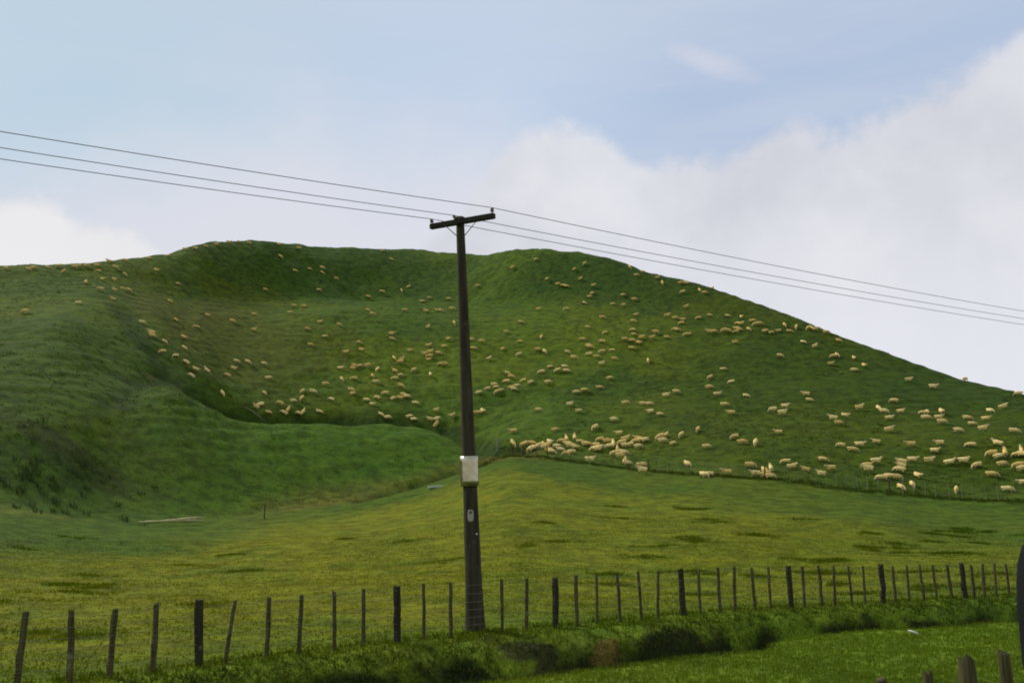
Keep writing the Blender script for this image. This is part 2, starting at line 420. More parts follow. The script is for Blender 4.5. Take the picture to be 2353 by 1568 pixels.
def new_mesh(name, verts, faces_flat, nper, smooth=True):
    me = bpy.data.meshes.new(name)
    nf = len(faces_flat) // nper
    me.vertices.add(len(verts)); me.vertices.foreach_set('co', np.ascontiguousarray(verts, np.float32).ravel())
    me.loops.add(len(faces_flat)); me.loops.foreach_set('vertex_index', np.ascontiguousarray(faces_flat, np.int32))
    me.polygons.add(nf); me.polygons.foreach_set('loop_start', np.arange(0, nf * nper, nper, dtype=np.int32))
    try:
        me.polygons.foreach_set('loop_total', np.full(nf, nper, np.int32))
    except Exception:
        pass
    me.polygons.foreach_set('use_smooth', np.full(nf, smooth, bool))
    me.update(calc_edges=True)
    return me
def set_tint(me, rgb):
    at = me.color_attributes.new('tint', 'FLOAT_COLOR', 'POINT')
    c = np.ones((len(rgb), 4), np.float32); c[:, :3] = rgb
    at.data.foreach_set('color', c.ravel())

def mat(name, color=(.5, .5, .5), rough=0.85, metal=0.0, spec=0.3):
    m = bpy.data.materials.new(name); m.use_nodes = True
    b = m.node_tree.nodes['Principled BSDF']
    b.inputs['Base Color'].default_value = (*color, 1); b.inputs['Roughness'].default_value = rough
    b.inputs['Metallic'].default_value = metal; b.inputs['Specular IOR Level'].default_value = spec
    return m
def grass_ground():
    m = bpy.data.materials.new('pasture'); m.use_nodes = True
    q = NT(m.node_tree)
    tint = q.n('ShaderNodeAttribute', attribute_name='tint').outputs['Color']
    pos = q.n('ShaderNodeNewGeometry').outputs['Position']
    n1 = q.n('ShaderNodeTexNoise', {'Vector': pos, 'Scale': 0.9, 'Detail': 8.0, 'Roughness': 0.68}).outputs[0]
    n2 = q.n('ShaderNodeTexNoise', {'Vector': pos, 'Scale': 6.5, 'Detail': 5.0, 'Roughness': 0.7}).outputs[0]
    n3 = q.n('ShaderNodeTexNoise', {'Vector': pos, 'Scale': 0.33, 'Detail': 5.0, 'Roughness': 0.6}).outputs[0]
    v = q.m('ADD', q.m('MULTIPLY', q.step(n1, 0.32, 0.68), 0.75), q.m('MULTIPLY', q.step(n2, 0.3, 0.7), 0.65))
    n4 = q.n('ShaderNodeTexNoise', {'Vector': pos, 'Scale': 26.0, 'Detail': 4.0, 'Roughness': 0.7}).outputs[0]
    v = q.m('ADD', q.m('MULTIPLY', q.step(n4, 0.3, 0.7), 0.45), v)
    v = q.m('ADD', v, 0.12)
    c = q.mix(1.0, tint, q.n('ShaderNodeCombineColor', {0: v, 1: v, 2: v}).outputs[0], 'MULTIPLY')
    c = q.mix(q.m('MULTIPLY', q.step(n3, 0.52, 0.68), 0.5), c, q.mix(1.0, c, (0.62, 0.86, 1.15, 1), 'MULTIPLY'))
    c = q.mix(q.m('MULTIPLY', q.m('SUBTRACT', 1.0, q.step(n3, 0.30, 0.50)), 0.35), c, q.mix(1.0, c, (1.22, 1.05, 0.8, 1), 'MULTIPLY'))
    bump = q.n('ShaderNodeBump', {'Strength': 0.75, 'Distance': 0.22, 'Height': q.m('ADD', n1, q.m('ADD', q.m('MULTIPLY', n2, 0.35), q.m('MULTIPLY', n4, 0.10)))})
    b = q.n('ShaderNodeBsdfPrincipled', {'Base Color': c, 'Roughness': 0.95, 'Specular IOR Level': 0.08, 'Normal': bump.outputs[0]})
    q.n('ShaderNodeOutputMaterial', {0: b.outputs[0]})
    return m
M_GROUND = grass_ground()

NP_, ND_ = GX.shape
verts = np.stack([GX, GY, Z], -1).reshape(-1, 3)
ii, jj = np.meshgrid(np.arange(NP_ - 1), np.arange(ND_ - 1), indexing='ij')
a = ii * ND_ + jj
quads = np.stack([a, a + ND_, a + ND_ + 1, a + 1], -1).reshape(-1)
me = new_mesh('hill_pasture', verts, quads, 4)
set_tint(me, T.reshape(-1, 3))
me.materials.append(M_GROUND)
ground = bpy.data.objects.new('hill_terrain', me)
ground['kind'] = 'structure'
ground['label'] = 'green grassy hill rising behind a flat yellowish paddock and a ditch'
ground['category'] = 'hill'
COL.objects.link(ground)
# the plain the hill stands on, out to the horizon
pv = np.array([[-9000, -9000, -7.0], [9000, -9000, -7.0], [9000, 9000, -7.0], [-9000, 9000, -7.0]])
pm = new_mesh('plain', pv, np.array([0, 1, 2, 3]), 4, False)
set_tint(pm, np.tile(cA(.06, .11, .015), (4, 1)))
pm.materials.append(M_GROUND)
plain = bpy.data.objects.new('ground', pm); plain['kind'] = 'structure'
plain['label'] = 'flat green land around the hill'; plain['category'] = 'ground'
COL.objects.link(plain)
def tint_at(x, y):
    a = np.arctan2(x, y); d = np.hypot(x, y)
    i = np.clip(np.searchsorted(PH, a) - 1, 0, len(PH) - 2); j = np.clip(np.searchsorted(DD, d) - 1, 0, len(DD) - 2)
    return T[i, j]

# ------------------------------------------------------------------ grass as stuff
def blade_material():
    m = bpy.data.materials.new('grass_blades'); m.use_nodes = True
    q = NT(m.node_tree)
    tint = q.n('ShaderNodeAttribute', attribute_name='tint').outputs['Color']
    d = q.n('ShaderNodeBsdfDiffuse', {0: tint, 1: 0.9}).outputs[0]
    t = q.n('ShaderNodeBsdfTranslucent', {0: tint}).outputs[0]
    mx = q.n('ShaderNodeMixShader', {0: 0.35, 1: d, 2: t}).outputs[0]
    q.n('ShaderNodeOutputMaterial', {0: mx})
    return m
M_BLADE = blade_material()
def tufts(name, label, cat, x, y, h, spread, nb, width, tint, lean=0.5):
    """tussocks of bent blades standing on the ground: nb blades at each point"""
    x = np.repeat(x, nb); y = np.repeat(y, nb); hh = np.repeat(h, nb) * rng.uniform(0.5, 1.1, len(x))
    sp = np.repeat(np.broadcast_to(spread, len(x) // nb), nb)
    ang = rng.uniform(0, 2 * math.pi, len(x)); rr = sp * np.sqrt(rng.uniform(0, 1, len(x)))
    bx = x + rr * np.cos(ang); by = y + rr * np.sin(ang)
    bz = terrain(bx, by) - 0.015
    yaw = rng.uniform(0, 2 * math.pi, len(x)); w = np.broadcast_to(np.repeat(np.broadcast_to(width, len(x) // nb), nb), len(x)) * rng.uniform(0.6, 1.3, len(x))
    lx = np.cos(ang) * lean * hh * rng.uniform(0.2, 1.2, len(x)); ly = np.sin(ang) * lean * hh * rng.uniform(0.2, 1.2, len(x))
    cx, cy = np.cos(yaw) * w, np.sin(yaw) * w
    V = np.empty((len(x), 5, 3))
    V[:, 0] = np.stack([bx - cx, by - cy, bz], -1); V[:, 1] = np.stack([bx + cx, by + cy, bz], -1)
    V[:, 2] = np.stack([bx + cx * .7 + lx * .4, by + cy * .7 + ly * .4, bz + hh * .62], -1)
    V[:, 3] = np.stack([bx - cx * .7 + lx * .4, by - cy * .7 + ly * .4, bz + hh * .62], -1)
    V[:, 4] = np.stack([bx + lx, by + ly, bz + hh], -1)
    k = np.arange(len(x))[:, None] * 5
    tri = (k + np.array([0, 1, 2, 0, 2, 3, 3, 2, 4])[None, :]).reshape(-1)
    me = new_mesh(name, V.reshape(-1, 3), tri, 3, False)
    tt = np.repeat(tint, nb, 0) * rng.uniform(0.65, 1.3, (len(x), 1))
    set_tint(me, np.repeat(tt, 5, 0))
    me.materials.append(M_BLADE)
    o = bpy.data.objects.new(name, me)
    o['kind'] = 'stuff'; o['label'] = label; o['category'] = cat
    COL.objects.link(o)
    return o
def scatter(n, dlo, dhi, alo=-30.5, ahi=30.5, power=1.0):
    d = dlo + (dhi - dlo) * rng.random(n) ** power
    a = np.radians(rng.uniform(alo, ahi, n))
    return np.sin(a) * d, np.cos(a) * d
def build_grass():
    # verge this side of the ditch
    x, y = scatter(120000, 7, 30, -31, 40)
    s = ditch_s(x, y); k = (s < -3.3) & (s > -18); x, y = x[k], y[k]
    tufts('verge_grass', 'short bright green grass of the verge in front of the ditch', 'grass', x, y, rng.uniform(.05, .12, len(x)), .05, 3, .008, tint_at(x, y) * 1.25)
    # banks of the ditch: long hanging grass
    x, y = scatter(90000, 12, 44)
    s = ditch_s(x, y); cl = fbm(x * 0.9, y * 0.9, 140, 3)
    k = (s > -3.9) & (s < -0.7) & (cl > -0.36 + 0.14 * np.exp(-((s + 2.3) / 0.5) ** 2)); x, y, s = x[k], y[k], s[k]
    col = np.where((rng.random(len(x)) < .25)[:, None], cA(.12, .125, .02), np.where((rng.random(len(x)) < .35)[:, None], cA(.035, .065, .014), cA(.075, .115, .011)))
    tufts('ditch_grass', 'long rough grass hanging over the banks of the ditch', 'grass', x, y, rng.uniform(.05, .15, len(x)), .07, 3, .010, col * np.array([.88, .80, 1.0]), .9)
    x, y = scatter(80000, 12, 46)
    s = ditch_s(x, y); k = (s > -1.6) & (s < 0.4); x, y = x[k], y[k]
    tufts('bank_grass', 'short grass on the strip between the ditch and the front fence', 'grass', x, y, rng.uniform(.05, .13, len(x)), .06, 3, .010, tint_at(x, y) * rng.uniform(.6, 1.35, (len(x), 1)), .8)
    # along the front fence
    x, y = scatter(36000, 14, 46)
    s = sdist(x, y); k = (np.abs(s + .1) < .55); x, y = x[k], y[k]
    tufts('fence_line_grass', 'long green grass growing along the front fence', 'grass', x, y, rng.uniform(.06, .19, len(x)), .06, 3, .010, tint_at(x, y) * rng.uniform(.65, 1.35, (len(x), 1)), .7)
    # paddock
    x, y = scatter(80000, 17, 60, power=1.1)
    s = sdist(x, y); cl = fbm(x * .35, y * .35, 150, 3); k = (s > .3) & (cl + rng.normal(0, .35, len(x)) > -0.25); x, y = x[k], y[k]
    tufts('paddock_grass', 'yellowish green pasture grass of the flat paddock', 'grass', x, y, rng.uniform(.03, .085, len(x)), .10, 3, .014, tint_at(x, y) * 1.3)
    # rougher clumps in the paddock
    x = np.concatenate([p_[0] + rng.normal(0, p_[2] * .45, 16) for p_ in PATCH]); y = np.concatenate([p_[1] + rng.normal(0, p_[3] * .45, 16) for p_ in PATCH])
    k = sdist(x, y) > .8; x, y = x[k], y[k]
    tufts('paddock_clumps', 'darker green grass clumps dotted over the paddock', 'grass', x, y, rng.uniform(.05, .15, len(x)), .26, 26, .014, tint_at(x, y) * 1.15)
    # foot of the slope, along the far fence
    a = np.radians(rng.uniform(-3, 31, 1500)); b = np.interp(a, PH, lay_d[0]) + rng.normal(0.1, .55, 1500)
    x, y = np.sin(a) * b, np.cos(a) * b
    tufts('far_fence_grass', 'dark rough grass along the fence at the foot of the slope', 'grass', x, y, rng.uniform(.07, .22, len(x)), .25, 14, .016, np.tile(cA(.055, .082, .010), (len(x), 1)))
    # hillside pasture, coarse tussocks
    x, y = scatter(15000, 76, 188)
    d = np.hypot(x, y); b = np.interp(np.arctan2(x, y), PH, lay_d[0]); cl = fbm(x * .11, y * .11, 170, 3)
    k = (d > b + 1) & (cl > -0.05); x, y = x[k], y[k]
    tufts('hill_tussocks', 'coarse grass tussocks spread over the hillside', 'grass', x, y, rng.uniform(.06, .17, len(x)), .25, 8, .035, tint_at(x, y) * 1.2)
    # rushes low on the left of the hill
    px = []
    for (cx, cy, n, r) in [(60, 1140, 12, 5), (140, 1132, 18, 5), (205, 1112, 8, 4), (110, 1090, 8, 6), (30, 1105, 7, 5), (160, 1048, 12, 4.5)]:
        hx, hy, _ = hit(cx, cy)
        for _ in range(n):
            px.append((hx + rng.normal(0, r * .6), hy + rng.normal(0, r * .6)))
    px = np.array(px)
    tufts('rush_clumps', 'dark rushes growing in a damp patch low on the left slope', 'rushes', px[:, 0], px[:, 1], rng.uniform(.25, .6, len(px)), .30, 22, .020, np.tile(cA(.036, .060, .020), (len(px), 1)), .5)
build_grass()

# ------------------------------------------------------------------ object helpers
def tag(o, label, cat, group=None):
    o['label'] = label; o['category'] = cat
    if group:
        o['group'] = group
    return o
def empty(name, loc, label, cat, group=None):
    o = bpy.data.objects.new(name, None); o.empty_display_size = 0.2; o.location = loc
    COL.objects.link(o)
    return tag(o, label, cat, group)
def link(name, me, parent=None):
    o = bpy.data.objects.new(name, me)
    COL.objects.link(o)
    if parent is not None:
        o.parent = parent
        o.matrix_parent_inverse = Matrix.Translation(parent.location).inverted()   # parts are built in world coordinates
    return o
def tube_bm(bm, pts, radii, seg=10, cap=True, twist=0.0):
    rings = []
    for i, p in enumerate(pts):
        p = Vector(p)
        a = Vector(pts[max(i - 1, 0)]); b = Vector(pts[min(i + 1, len(pts) - 1)])
        t = (b - a).normalized()
        ref = Vector((0, 0, 1)) if abs(t.z) < .9 else Vector((1, 0, 0))
        u = t.cross(ref).normalized(); v = t.cross(u)
        r = radii[i] if hasattr(radii, '__len__') else radii
        rings.append([bm.verts.new(p + (u * math.cos(2 * math.pi * k / seg + twist) + v * math.sin(2 * math.pi * k / seg + twist)) * r) for k in range(seg)])
    for r0, r1 in zip(rings, rings[1:]):
        for k in range(seg):
            bm.faces.new((r0[k], r0[(k + 1) % seg], r1[(k + 1) % seg], r1[k]))
    if cap:
        bm.faces.new(rings[0][::-1]); bm.faces.new(rings[-1])
def box_bm(bm, c, ax, ay, az, hx, hy, hz, bevel=0.0):
    c = Vector(c); ax, ay, az = Vector(ax), Vector(ay), Vector(az)
    vs = [bm.verts.new(c + ax * hx * i + ay * hy * j + az * hz * k) for i in (-1, 1) for j in (-1, 1) for k in (-1, 1)]
    fs = [bm.faces.new([vs[q] for q in f]) for f in ((0, 1, 3, 2), (4, 6, 7, 5), (0, 4, 5, 1), (2, 3, 7, 6), (0, 2, 6, 4), (1, 5, 7, 3))]
    if bevel:
        bmesh.ops.bevel(bm, geom=list({e for f in fs for e in f.edges}), offset=bevel, segments=2, affect='EDGES')
def finish(bm, name, m, parent=None, smooth=True, jitter=0.0):
    if jitter:
        for v in bm.verts:
            v.co += Vector(rng.normal(0, jitter, 3))
    bmesh.ops.recalc_face_normals(bm, faces=bm.faces[:])
    me = bpy.data.meshes.new(name); bm.to_mesh(me); bm.free()
    for p in me.polygons:
        p.use_smooth = smooth
    me.materials.append(m)
    return link(name, me, parent)

def wood_mat(name, dark, light, lichen=None, scale=1.0):
    m = bpy.data.materials.new(name); m.use_nodes = True
    q = NT(m.node_tree)
    pos = q.n('ShaderNodeNewGeometry').outputs['Position']
    mp = q.n('ShaderNodeMapping', {0: pos, 3: (14 * scale, 14 * scale, 0.9 * scale)}).outputs[0]
    g = q.n('ShaderNodeTexNoise', {'Vector': mp, 'Scale': 1.0, 'Detail': 6.0, 'Roughness': 0.65}).outputs[0]
    b = q.n('ShaderNodeTexNoise', {'Vector': pos, 'Scale': 2.3 * scale, 'Detail': 5.0, 'Roughness': 0.65}).outputs[0]
    c = q.mix(q.step(g, 0.3, 0.72), (*dark, 1), (*light, 1))
    if lichen:
        c = q.mix(q.step(b, 0.58, 0.72), c, (*lichen, 1))
    bump = q.n('ShaderNodeBump', {'Strength': 0.6, 'Distance': 0.02, 'Height': g})
    sh = q.n('ShaderNodeBsdfPrincipled', {'Base Color': c, 'Roughness': 0.9, 'Specular IOR Level': 0.15, 'Normal': bump.outputs[0]})
    q.n('ShaderNodeOutputMaterial', {0: sh.outputs[0]})
    return m
M_POST = wood_mat('weathered_post', (.034, .030, .012), (.098, .088, .036), (.19, .18, .085), 2.0)
M_POSTD = wood_mat('dark_strainer', (.016, .016, .009), (.045, .040, .020), (.12, .11, .06), 2.0)
M_FAR = wood_mat('grey_batten', (.15, .15, .08), (.26, .25, .15))
M_POLE = wood_mat('pole_timber', (.026, .023, .013), (.064, .055, .033), (.090, .076, .045))
M_ARM = wood_mat('arm_timber', (.020, .019, .013), (.045, .040, .028))
M_WIRE = mat('fence_wire', (.16, .16, .10), .6, .4)
M_LINE = mat('line_wire', (.20, .21, .25), .6, .3)
M_PORC = mat('brown_porcelain', (.10, .07, .05), .3, 0, .5)
M_STEEL = mat('galvanised_strap', (.22, .22, .21), .5, .8)

# ------------------------------------------------------------------ utility pole and its lines
v = ray(1092, 1447)
pole_d = None
for d in np.arange(20, 26, .02):
    p = at_dist(1092, 1447, d)
    if p[2] <= gz(p[0], p[1]) + 0.0:
        break
PB = np.array(p); PB[2] = gz(PB[0], PB[1])
def on_plane(x, y, Y):
    r = ray(x, y); return CAM + r * Y / r[1]
PT_ = on_plane(1056.5, 499, PB[1])
pole = empty('utility_pole', PB, 'tall tapered grey timber utility pole with a slanting crossarm behind the front fence', 'utility pole')
def pole_at(t):
    return Vector(PB * (1 - t) + PT_ * t)
PH_ = float(PT_[2] - PB[2])
def pole_r(t):
    return 0.215 - 0.115 * t ** 0.75 + 0.03 * math.exp(-t / 0.03)
bm = bmesh.new()
tt = np.linspace(-0.03, 1.0, 40)
tube_bm(bm, [pole_at(t) for t in tt], [pole_r(max(t, 0)) * (1 + .012 * math.sin(t * 37)) for t in tt], 22)
finish(bm, 'pole_shaft', M_POLE, pole)
# crossarm: its two ends as seen, the right end a little nearer
EL = on_plane(989, 521, PB[1] + 0.22); ER = on_plane(1136, 495.5, PB[1] - 0.62)
axis = Vector(ER - EL).normalized(); up = Vector((0, 0, 1)); side = axis.cross(up).normalized(); up = side.cross(axis).normalized()
mid = (Vector(EL) + Vector(ER)) / 2
bm = bmesh.new(); box_bm(bm, mid + side * 0.0, axis, side, up, (Vector(ER) - Vector(EL)).length / 2, .06, .065, .012)
finish(bm, 'crossarm', M_ARM, pole, False)
INS = []
for k, (base, tip) in enumerate([(EL + np.array(axis) * .06, (990.5, 503)), (None, (1041, 494.5)), (ER - np.array(axis) * .06, (1130, 477))]):
    if base is None:
        base = np.array(pole_at(1.0)) + np.array([-.055, -.06, -.16])
    base = np.array(base)
    tp = on_plane(tip[0], tip[1], base[1])
    bv = Vector(base) + Vector((0, 0, .05)); tv = Vector(tp)
    ins = None
    bm = bmesh.new()
    L = (tv - bv)
    prof = [(0, .012), (.35, .012), (.40, .045), (.52, .050), (.60, .030), (.70, .042), (.86, .042), (.93, .022), (1.0, .026), (1.04, .012)]
    tube_bm(bm, [bv + L * t for t, r in prof], [r for t, r in prof], 12)
    finish(bm, 'insulator', M_PORC, pole)
    INS.append(np.array(tv))
for sx, (ax_, ay_) in ((-1, (1020, 516)), (1, (1098, 503))):
    a_ = on_plane(ax_, ay_, mid.y + .09 - .30 * ((ax_ - 1062) / 60) * .4)
    t_ = 1 - (545 - 499) / 950.0
    b_ = pole_at(t_) + Vector((sx * pole_r(t_) * .95, -.02, 0))
    bm = bmesh.new(); tube_bm(bm, [a_, tuple(b_)], .011, 8)
    finish(bm, 'brace', M_STEEL, pole)
# metal guard band wrapped around the shaft
def guard_mat():
    m = bpy.data.materials.new('galvanised_sheet'); m.use_nodes = True
    q = NT(m.node_tree)
    pos = q.n('ShaderNodeNewGeometry').outputs['Position']
    n1 = q.n('ShaderNodeTexNoise', {'Vector': pos, 'Scale': 9.0, 'Detail': 5.0}).outputs[0]
    c = q.mix(q.step(n1, .35, .7), (.40, .36, .23, 1), (.52, .48, .34, 1))
    b = q.n('ShaderNodeBsdfPrincipled', {'Base Color': c, 'Roughness': q.m('MULTIPLY_ADD', n1, .15, .16), 'Metallic': 0.9})
    q.n('ShaderNodeOutputMaterial', {0: b.outputs[0]})
    return m
tg = lambda y: (1447 - y) / (1447 - 499.0)
def solve_t(y):
    lo, hi = 0.0, 1.0
    for _ in range(40):
        mdl = (lo + hi) / 2; p = np.array(pole_at(mdl)) - CAM
        yy = 784 - FPX * (p @ UV) / (p @ _f)
        if yy > y: lo = mdl
        else: hi = mdl
    return lo
t0, t1 = solve_t(1116), solve_t(1048)
bm = bmesh.new()
gr = pole_r((t0 + t1) / 2) + .055
tube_bm(bm, [pole_at(t0 + (t1 - t0) * k / 6) + Vector((-.004, -.01, 0)) for k in range(7)], [gr * (1 + .01 * (k % 2)) for k in range(7)], 28, cap=False)
guard = finish(bm, 'guard_band', guard_mat(), pole)
mod = guard.modifiers.new('thickness', 'SOLIDIFY'); mod.thickness = 0.006
# small number plate
t_ = solve_t(1184); c_ = pole_at(t_); rp = pole_r(t_)
tow = Vector((CAM[0] - c_.x, CAM[1] - c_.y, 0)).normalized(); rt = tow.cross(Vector((0, 0, 1))); rt = -rt if rt.x < 0 else rt
bm = bmesh.new()
nseg = 8; hw, hh = .068, .135
grid = []
for iz in range(9):
    row = []
    fz = -1 + 2 * iz / 8
    wz = hw * (1 - .35 * max(0, abs(fz) - .6) / .4)
    for ix in range(nseg + 1):
        xx = -wz + 2 * wz * ix / nseg
        row.append(bm.verts.new(c_ + rt * (xx - .012) + tow * (math.sqrt(rp * rp - xx * xx) + .012) + Vector((0, 0, fz * hh))))
    grid.append(row)
for r0_, r1_ in zip(grid, grid[1:]):
    for k in range(nseg):
        bm.faces.new((r0_[k], r0_[k + 1], r1_[k + 1], r1_[k]))
plate = finish(bm, 'number_plate', mat('dull_plate', (.30, .29, .23), .6), pole)
plate.modifiers.new('thickness', 'SOLIDIFY').thickness = 0.004
bm = bmesh.new()
cc = c_ + rt * -.012 + tow * (rp + .014) + Vector((0, 0, .085))
tube_bm(bm, [cc - tow * .006, cc + tow * .004], [.042, .040], 16)
finish(bm, 'plate_disc', mat('plate_disc', (.12, .115, .09), .7), plate)
t_ = solve_t(1226)
bm = bmesh.new(); cc = pole_at(t_) + rt * .11 + tow * (pole_r(t_) * .78)
tube_bm(bm, [cc - tow * .02, cc + tow * .02, cc + tow * .03], [.022, .022, .010], 10)
finish(bm, 'bolt_head', mat('bright_bolt', (.6, .6, .58), .4, .5), pole)

# overhead lines, passing over the insulators roughly parallel to the fence
def line_pts(P, left_px, right_px):
    """conductor from a point seen at the left edge of the photo over the insulator to the right edge and on beyond"""
    out = []
    D = Vector((1.55, 1.0, 0)).normalized()
    def span(edge, sgn):
        x, y = edge
        # parameter along the line where it crosses that edge
        best = None
        for s in np.arange(.5, 90, .02):
            q_ = Vector(P) + D * s * sgn
            rel = np.array(q_) - CAM
            xx = 1176 + FPX * (rel @ RV) / (rel @ _f) if rel @ _f > .2 else (-9e9 if sgn < 0 else 9e9)
            if (sgn < 0 and xx <= x) or (sgn > 0 and xx >= x):
                best = s; break
        if best is None: best = 60
        q_ = Vector(P) + D * best * sgn
        r = ray(x, y); h = math.hypot(r[0], r[1])
        zz = CAM[2] + r[2] / h * math.hypot(q_.x, q_.y)
        return best, zz
    sl, zl = span(left_px, -1); sr, zr = span(right_px, 1)
    res = []
    for s in np.concatenate([-np.arange(1.0, 0, -.02) * sl * 2.4, [0], np.arange(.02, 1.001, .02) * sr * 1.7]):
        q_ = Vector(P) + D * float(s)
        f = s / -sl if s < 0 else s / sr
        zend = zl if s < 0 else zr
        sag = 0.10 * f * (f - 1) if s < 0 else 0.35 * f * (f - 1)
        res.append((q_.x, q_.y, P[2] + (zend - P[2]) * f + sag))
    return res
LN = [('lowest', (0, 365), (2352, 746)), ('middle', (0, 339), (2352, 732)), ('top', (0, 302), (2352, 715))]
for (nm, le, re), P in zip(LN, INS):
    bm = bmesh.new(); tube_bm(bm, line_pts(P, le, re), .0085, 6)
    o = finish(bm, 'power_line', M_LINE)
    tag(o, {'lowest': 'lowest overhead wire, resting on the left insulator of the pole', 'middle': 'middle overhead wire, resting on the insulator at the pole top',
            'top': 'uppermost overhead wire, resting on the right insulator of the pole'}[nm], 'power line', 'overhead wires on the utility pole')

# ------------------------------------------------------------------ fences
def post(bm, base, top, r, seg=8, sunk=.25):
    b = Vector(base); t = Vector(top); ax = (t - b)
    n = 7
    pts = []; rad = []
    for k in range(n):
        f = -sunk / ax.length + (1 + sunk / ax.length) * k / (n - 1)
        pts.append(b + ax * f + Vector((rng.normal(0, r * .10), rng.normal(0, r * .10), 0)))
        rad.append(r * rng.uniform(.9, 1.1))
    rad[-1] *= .9
    tube_bm(bm, pts, rad, seg, True, rng.uniform(0, 1))
    bm.verts.ensure_lookup_table()
    for v in bm.verts[-seg:]:
        v.co.z += rng.normal(0, r * .30)
FP = [(60,1405),(165,1402),(265,1399),(360,1387),(457,1381),(540,1378),(618,1372),(693,1365),(768,1357),(835,1352),(912,1346),(973,1340),(1035,1337),
      (1152,1330),(1210,1327),(1274,1326),(1322,1320),(1370,1318),(1417,1315),(1465,1312),(1512,1310),(1563,1307),(1604,1308),(1648,1303),(1686,1302),
      (1726,1303),(1765,1302),(1810,1299),(1843,1301),(1880,1299),(1914,1298),(1948,1298),(1982,1298),(2023,1295),(2050,1300),(2082,1297),(2112,1297),
      (2142,1297),(2175,1297),(2207,1294),(2230,1297),(2257,1294),(2284,1293),(2310,1294),(2338,1294)]
THICK = {457, 912, 1274, 1563, 1810, 2023, 2207}
LEANX = {540: -17, 60: -8, 1820: 0, 618: -2}
def fence_hit(x, y):
    """where the sight line of a post's top stands over the fence line"""
    r = ray(x, y); h = math.hypot(r[0], r[1])
    ds = np.arange(8, 48, .01)
    k = np.where(sdist(r[0] / h * ds, r[1] / h * ds) >= 0)[0][0]
    return CAM + r / h * ds[k]
fc = fence_hit(1176, 1330)
fence = empty('wire_fence', (fc[0], fc[1], gz(fc[0], fc[1])), 'front wire fence of dark uneven wooden posts and thinner battens, behind the ditch', 'fence')
tops = []
xs0 = [(-260, 1432), (-150, 1424), (-45, 1414)]
for (x, y) in xs0 + FP + [(2366, 1294), (2394, 1295), (2424, 1294), (2450, 1294), (2477, 1294), (2503, 1295), (2530, 1294), (2556, 1295), (2582, 1295)]:
    tp = fence_hit(x, y)
    r_ = .076 if x in THICK else rng.uniform(.035, .048)
    if x in (60, 165, 265, 360): r_ = .054
    bx, by = tp[0], tp[1]
    off = LEANX.get(x, rng.normal(0, 3.0))
    lat = off / FPX * math.hypot(bx, by)
    b_ = np.array([bx + lat * .84, by + lat * .5, 0]); b_[2] = gz(b_[0], b_[1])
    bm = bmesh.new(); post(bm, b_, tp, r_, 9 if x in THICK else 7)
    finish(bm, 'post', M_POSTD if x in THICK else M_POST, fence, False)
    tops.append((b_, tp))
for f in (.93, .77, .62, .48, .34, .20):
    pts = []
    for b_, tp in tops:
        b_ = np.asarray(b_); p = b_ + (tp - b_) * f; p = p + np.array([.3, -.55, 0]) * .09
        pts.append(tuple(p))
    bm = bmesh.new(); tube_bm(bm, pts, .0040, 5)
    finish(bm, 'wire', M_WIRE, fence)

# far fence at the foot of the slope
b0 = lambda a_: np.interp(a_, PH, lay_d[0])
a_l = math.atan2(*hit(1178, 1040)[:2]); a_r = math.radians(30.0)
far_pts = []
a_ = a_l
while a_ < a_r and len(far_pts) < 96:
    d_ = float(b0(a_)) + .4
    far_pts.append((math.sin(a_) * d_, math.cos(a_) * d_))
    a_ += .80 * rng.uniform(.8, 1.2) / d_
far = empty('wire_fence', (*far_pts[30], gz(*far_pts[30])), 'distant thin wire fence with pale battens at the foot of the sheep slope', 'fence')
ftop = []
for k, (x, y) in enumerate(far_pts):
    z = gz(x, y); big_ = k % 12 == 4 or k == 0
    h = 1.08 * rng.uniform(.92, 1.06)
    tp = np.array([x + rng.normal(0, .03), y, z + h])
    bm = bmesh.new(); post(bm, (x, y, z), tp, .060 if big_ else .024, 6)
    finish(bm, 'post', M_POST if big_ else M_FAR, far, False)
    ftop.append((np.array([x, y, z]), tp))
for f in (.95, .7, .45, .22):
    bm = bmesh.new(); tube_bm(bm, [tuple(b_ + (t_ - b_) * f + np.array([0, -.03, 0])) for b_, t_ in ftop], .004, 4)
    finish(bm, 'wire', M_WIRE, far)
# pair of gate posts where the gully meets the paddock
for (x, y, h, lab) in [(1143, 1034, 1.25, 'brown weathered gate post standing alone at the gully mouth, right of the pole'),
                       (607, 1192, 1.1, 'thin lone post on the paddock edge, left of the pole')]:
    hx, hy, hz = hit(x, y)
    bm = bmesh.new(); post(bm, (hx, hy, hz), (hx + .03, hy, hz + h), .13 if x > 900 else .045, 8)
    o = finish(bm, 'gate_post' if x > 900 else 'lone_post', M_FAR if x > 900 else M_POST, None, False)
    tag(o, lab, 'post')
